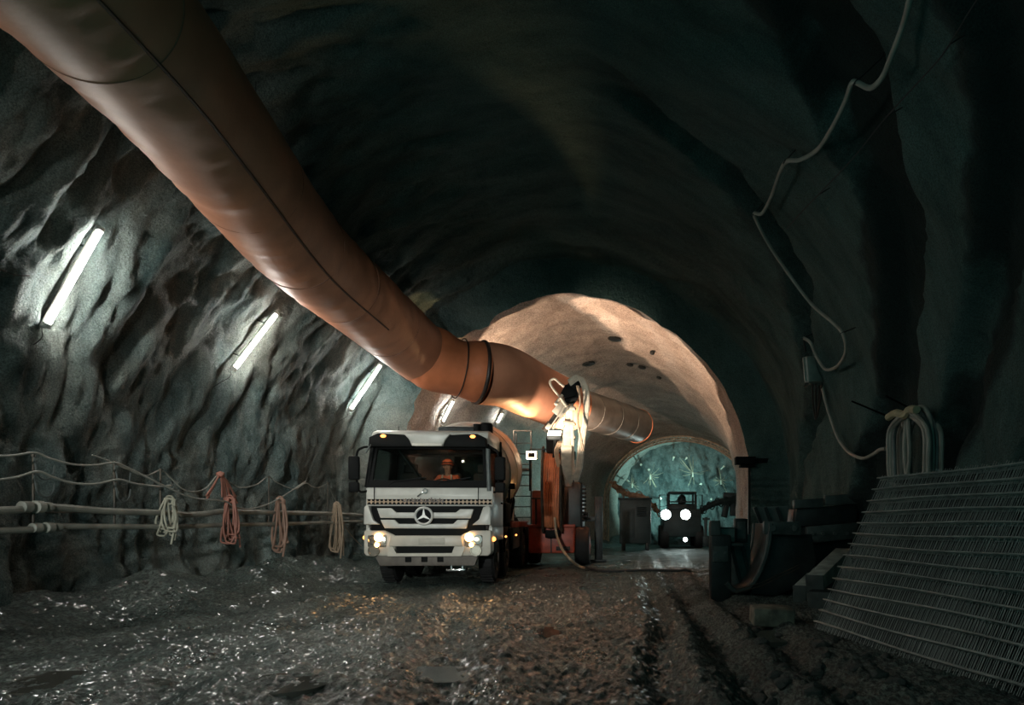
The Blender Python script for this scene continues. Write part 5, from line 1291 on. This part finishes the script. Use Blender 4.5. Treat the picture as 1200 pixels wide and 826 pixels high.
# squared beams lying in front of the bucket
def beam(p0, p1, w_, h_, label, material):
    p0 = Vector(p0); p1 = Vector(p1); t = thing('squared_beam', label, 'beam', p0); m_ = M(p0); m_.bar(p0, p1, w_, h_, .012); m_.build('timber', material, t)
    d = (p1 - p0).normalized(); m_ = M(p0); m_.bar(p0 - d * .004, p0 + d * .03, w_ + .01, h_ + .01, .006); m_.build('end_plate', edge_m, t)
    return t


p0 = at(955, 689, 10.2); p1 = at(989, 655, 11.6); beam(p0, p1, .26, .38, 'pale-topped squared beam propped up beside the mesh stack', timber)
p0 = at(937, 697, 10.6); p1 = at(962, 672, 11.9); beam(p0, p1, .20, .28, 'shorter squared beam lying beside the pale-topped one', timber)
p0 = at(960, 715, 10.0); p1 = at(985, 698, 11.0); p0.z = fz(p0.x, p0.y) + .12; p1.z = fz(p1.x, p1.y) + .14; beam(p0, p1, .34, .26, 'low dark block lying under the pale-topped beam', bucket_m)
c = at_z(908, 724, .08); zb = fz(c.x, c.y); m_ = M((c.x, c.y, zb)); m_.box((c.x, c.y + .2, zb + .10), (.50, .5, .22), (0, .03, -.06), .02, 3); tag(m_.build('concrete_slab', mat('stained_concrete', (.20, .19, .15), .8, 0, .5, 7, .5), None), 'stained concrete slab lying in the mud below the black scoop', 'slab')

# broken stones in the spoil at the right
stone_m = mat('muddy_stone', (.06, .065, .06), .6, 0, .5, 9, .5)
rn = random.Random(21); protos = []
for k in range(5):
    m_ = M(); m_.ball((0, 0, 0), 1, 2, (1, .8, .62), .16, 50 + k); o_ = m_.build('stone', stone_m, None, ang=18); protos.append(o_)
for k in range(46):
    px, py = rn.uniform(880, 1060), rn.uniform(722, 815)
    g = at_z(px, py, .04)
    if g.x > 2.0 + (7.7 - g.y) * .2 and g.y < 8.2: continue
    s_ = rn.uniform(.03, .085)
    o_ = protos[k] if k < 5 else protos[k % 5].copy()
    if k >= 5: C.objects.link(o_)
    o_.location = (g.x, g.y, fz(g.x, g.y) + s_ * .2); o_.scale = (s_, s_, s_); o_.rotation_euler = (0, 0, rn.random() * 6)
    tag(o_, 'small muddy stone half sunk in the spoil before the mesh stack and scoop', 'stone', 'stones in the spoil')
for o_ in protos:
    if 'label' not in o_: bpy.data.objects.remove(o_)
# puddles standing in the ruts
water = mat('muddy_water', (.07, .068, .058), .12, 0, .2, 2)
def puddle(px, py, rx, ry, label):
    c = at_z(px, py, 0.0); n_ = 40; rn = random.Random(int(px)); zs = []
    pts = []
    for i in range(n_):
        a = 2 * math.pi * i / n_; k = 1 + .25 * float(vnoise(np.array([math.cos(a) * 1.6 + px]), np.array([math.sin(a) * 1.6]), 5)[0]); pts.append((c.x + rx * k * math.cos(a), c.y + ry * k * math.sin(a)))
    lv = np.percentile([fz(x, y) for x, y in [(c.x + rx * u_ * math.cos(v_), c.y + ry * u_ * math.sin(v_)) for u_ in (.2, .5, .8, 1.0) for v_ in np.linspace(0, 6.28, 14)]], 30)
    m_ = M((c.x, c.y, lv)); m_.prism(pts, 'z', lv - .06, lv); tag(m_.build('puddle', water, None), label, 'puddle')


puddle(662, 735, .42, .50, 'pale-gleaming puddle in the mud in the middle of the track')
puddle(505, 785, .9, .28, 'dark puddle across the ruts in the foreground')
puddle(912, 742, .55, .45, 'dark puddle in front of the stained concrete slab')
puddle(330, 805, .35, .35, 'bright wet puddle in the nearest ruts below the hose coils')
puddle(70, 800, .8, .4, 'dull muddy puddle at the foot of the lamp-lit wall')
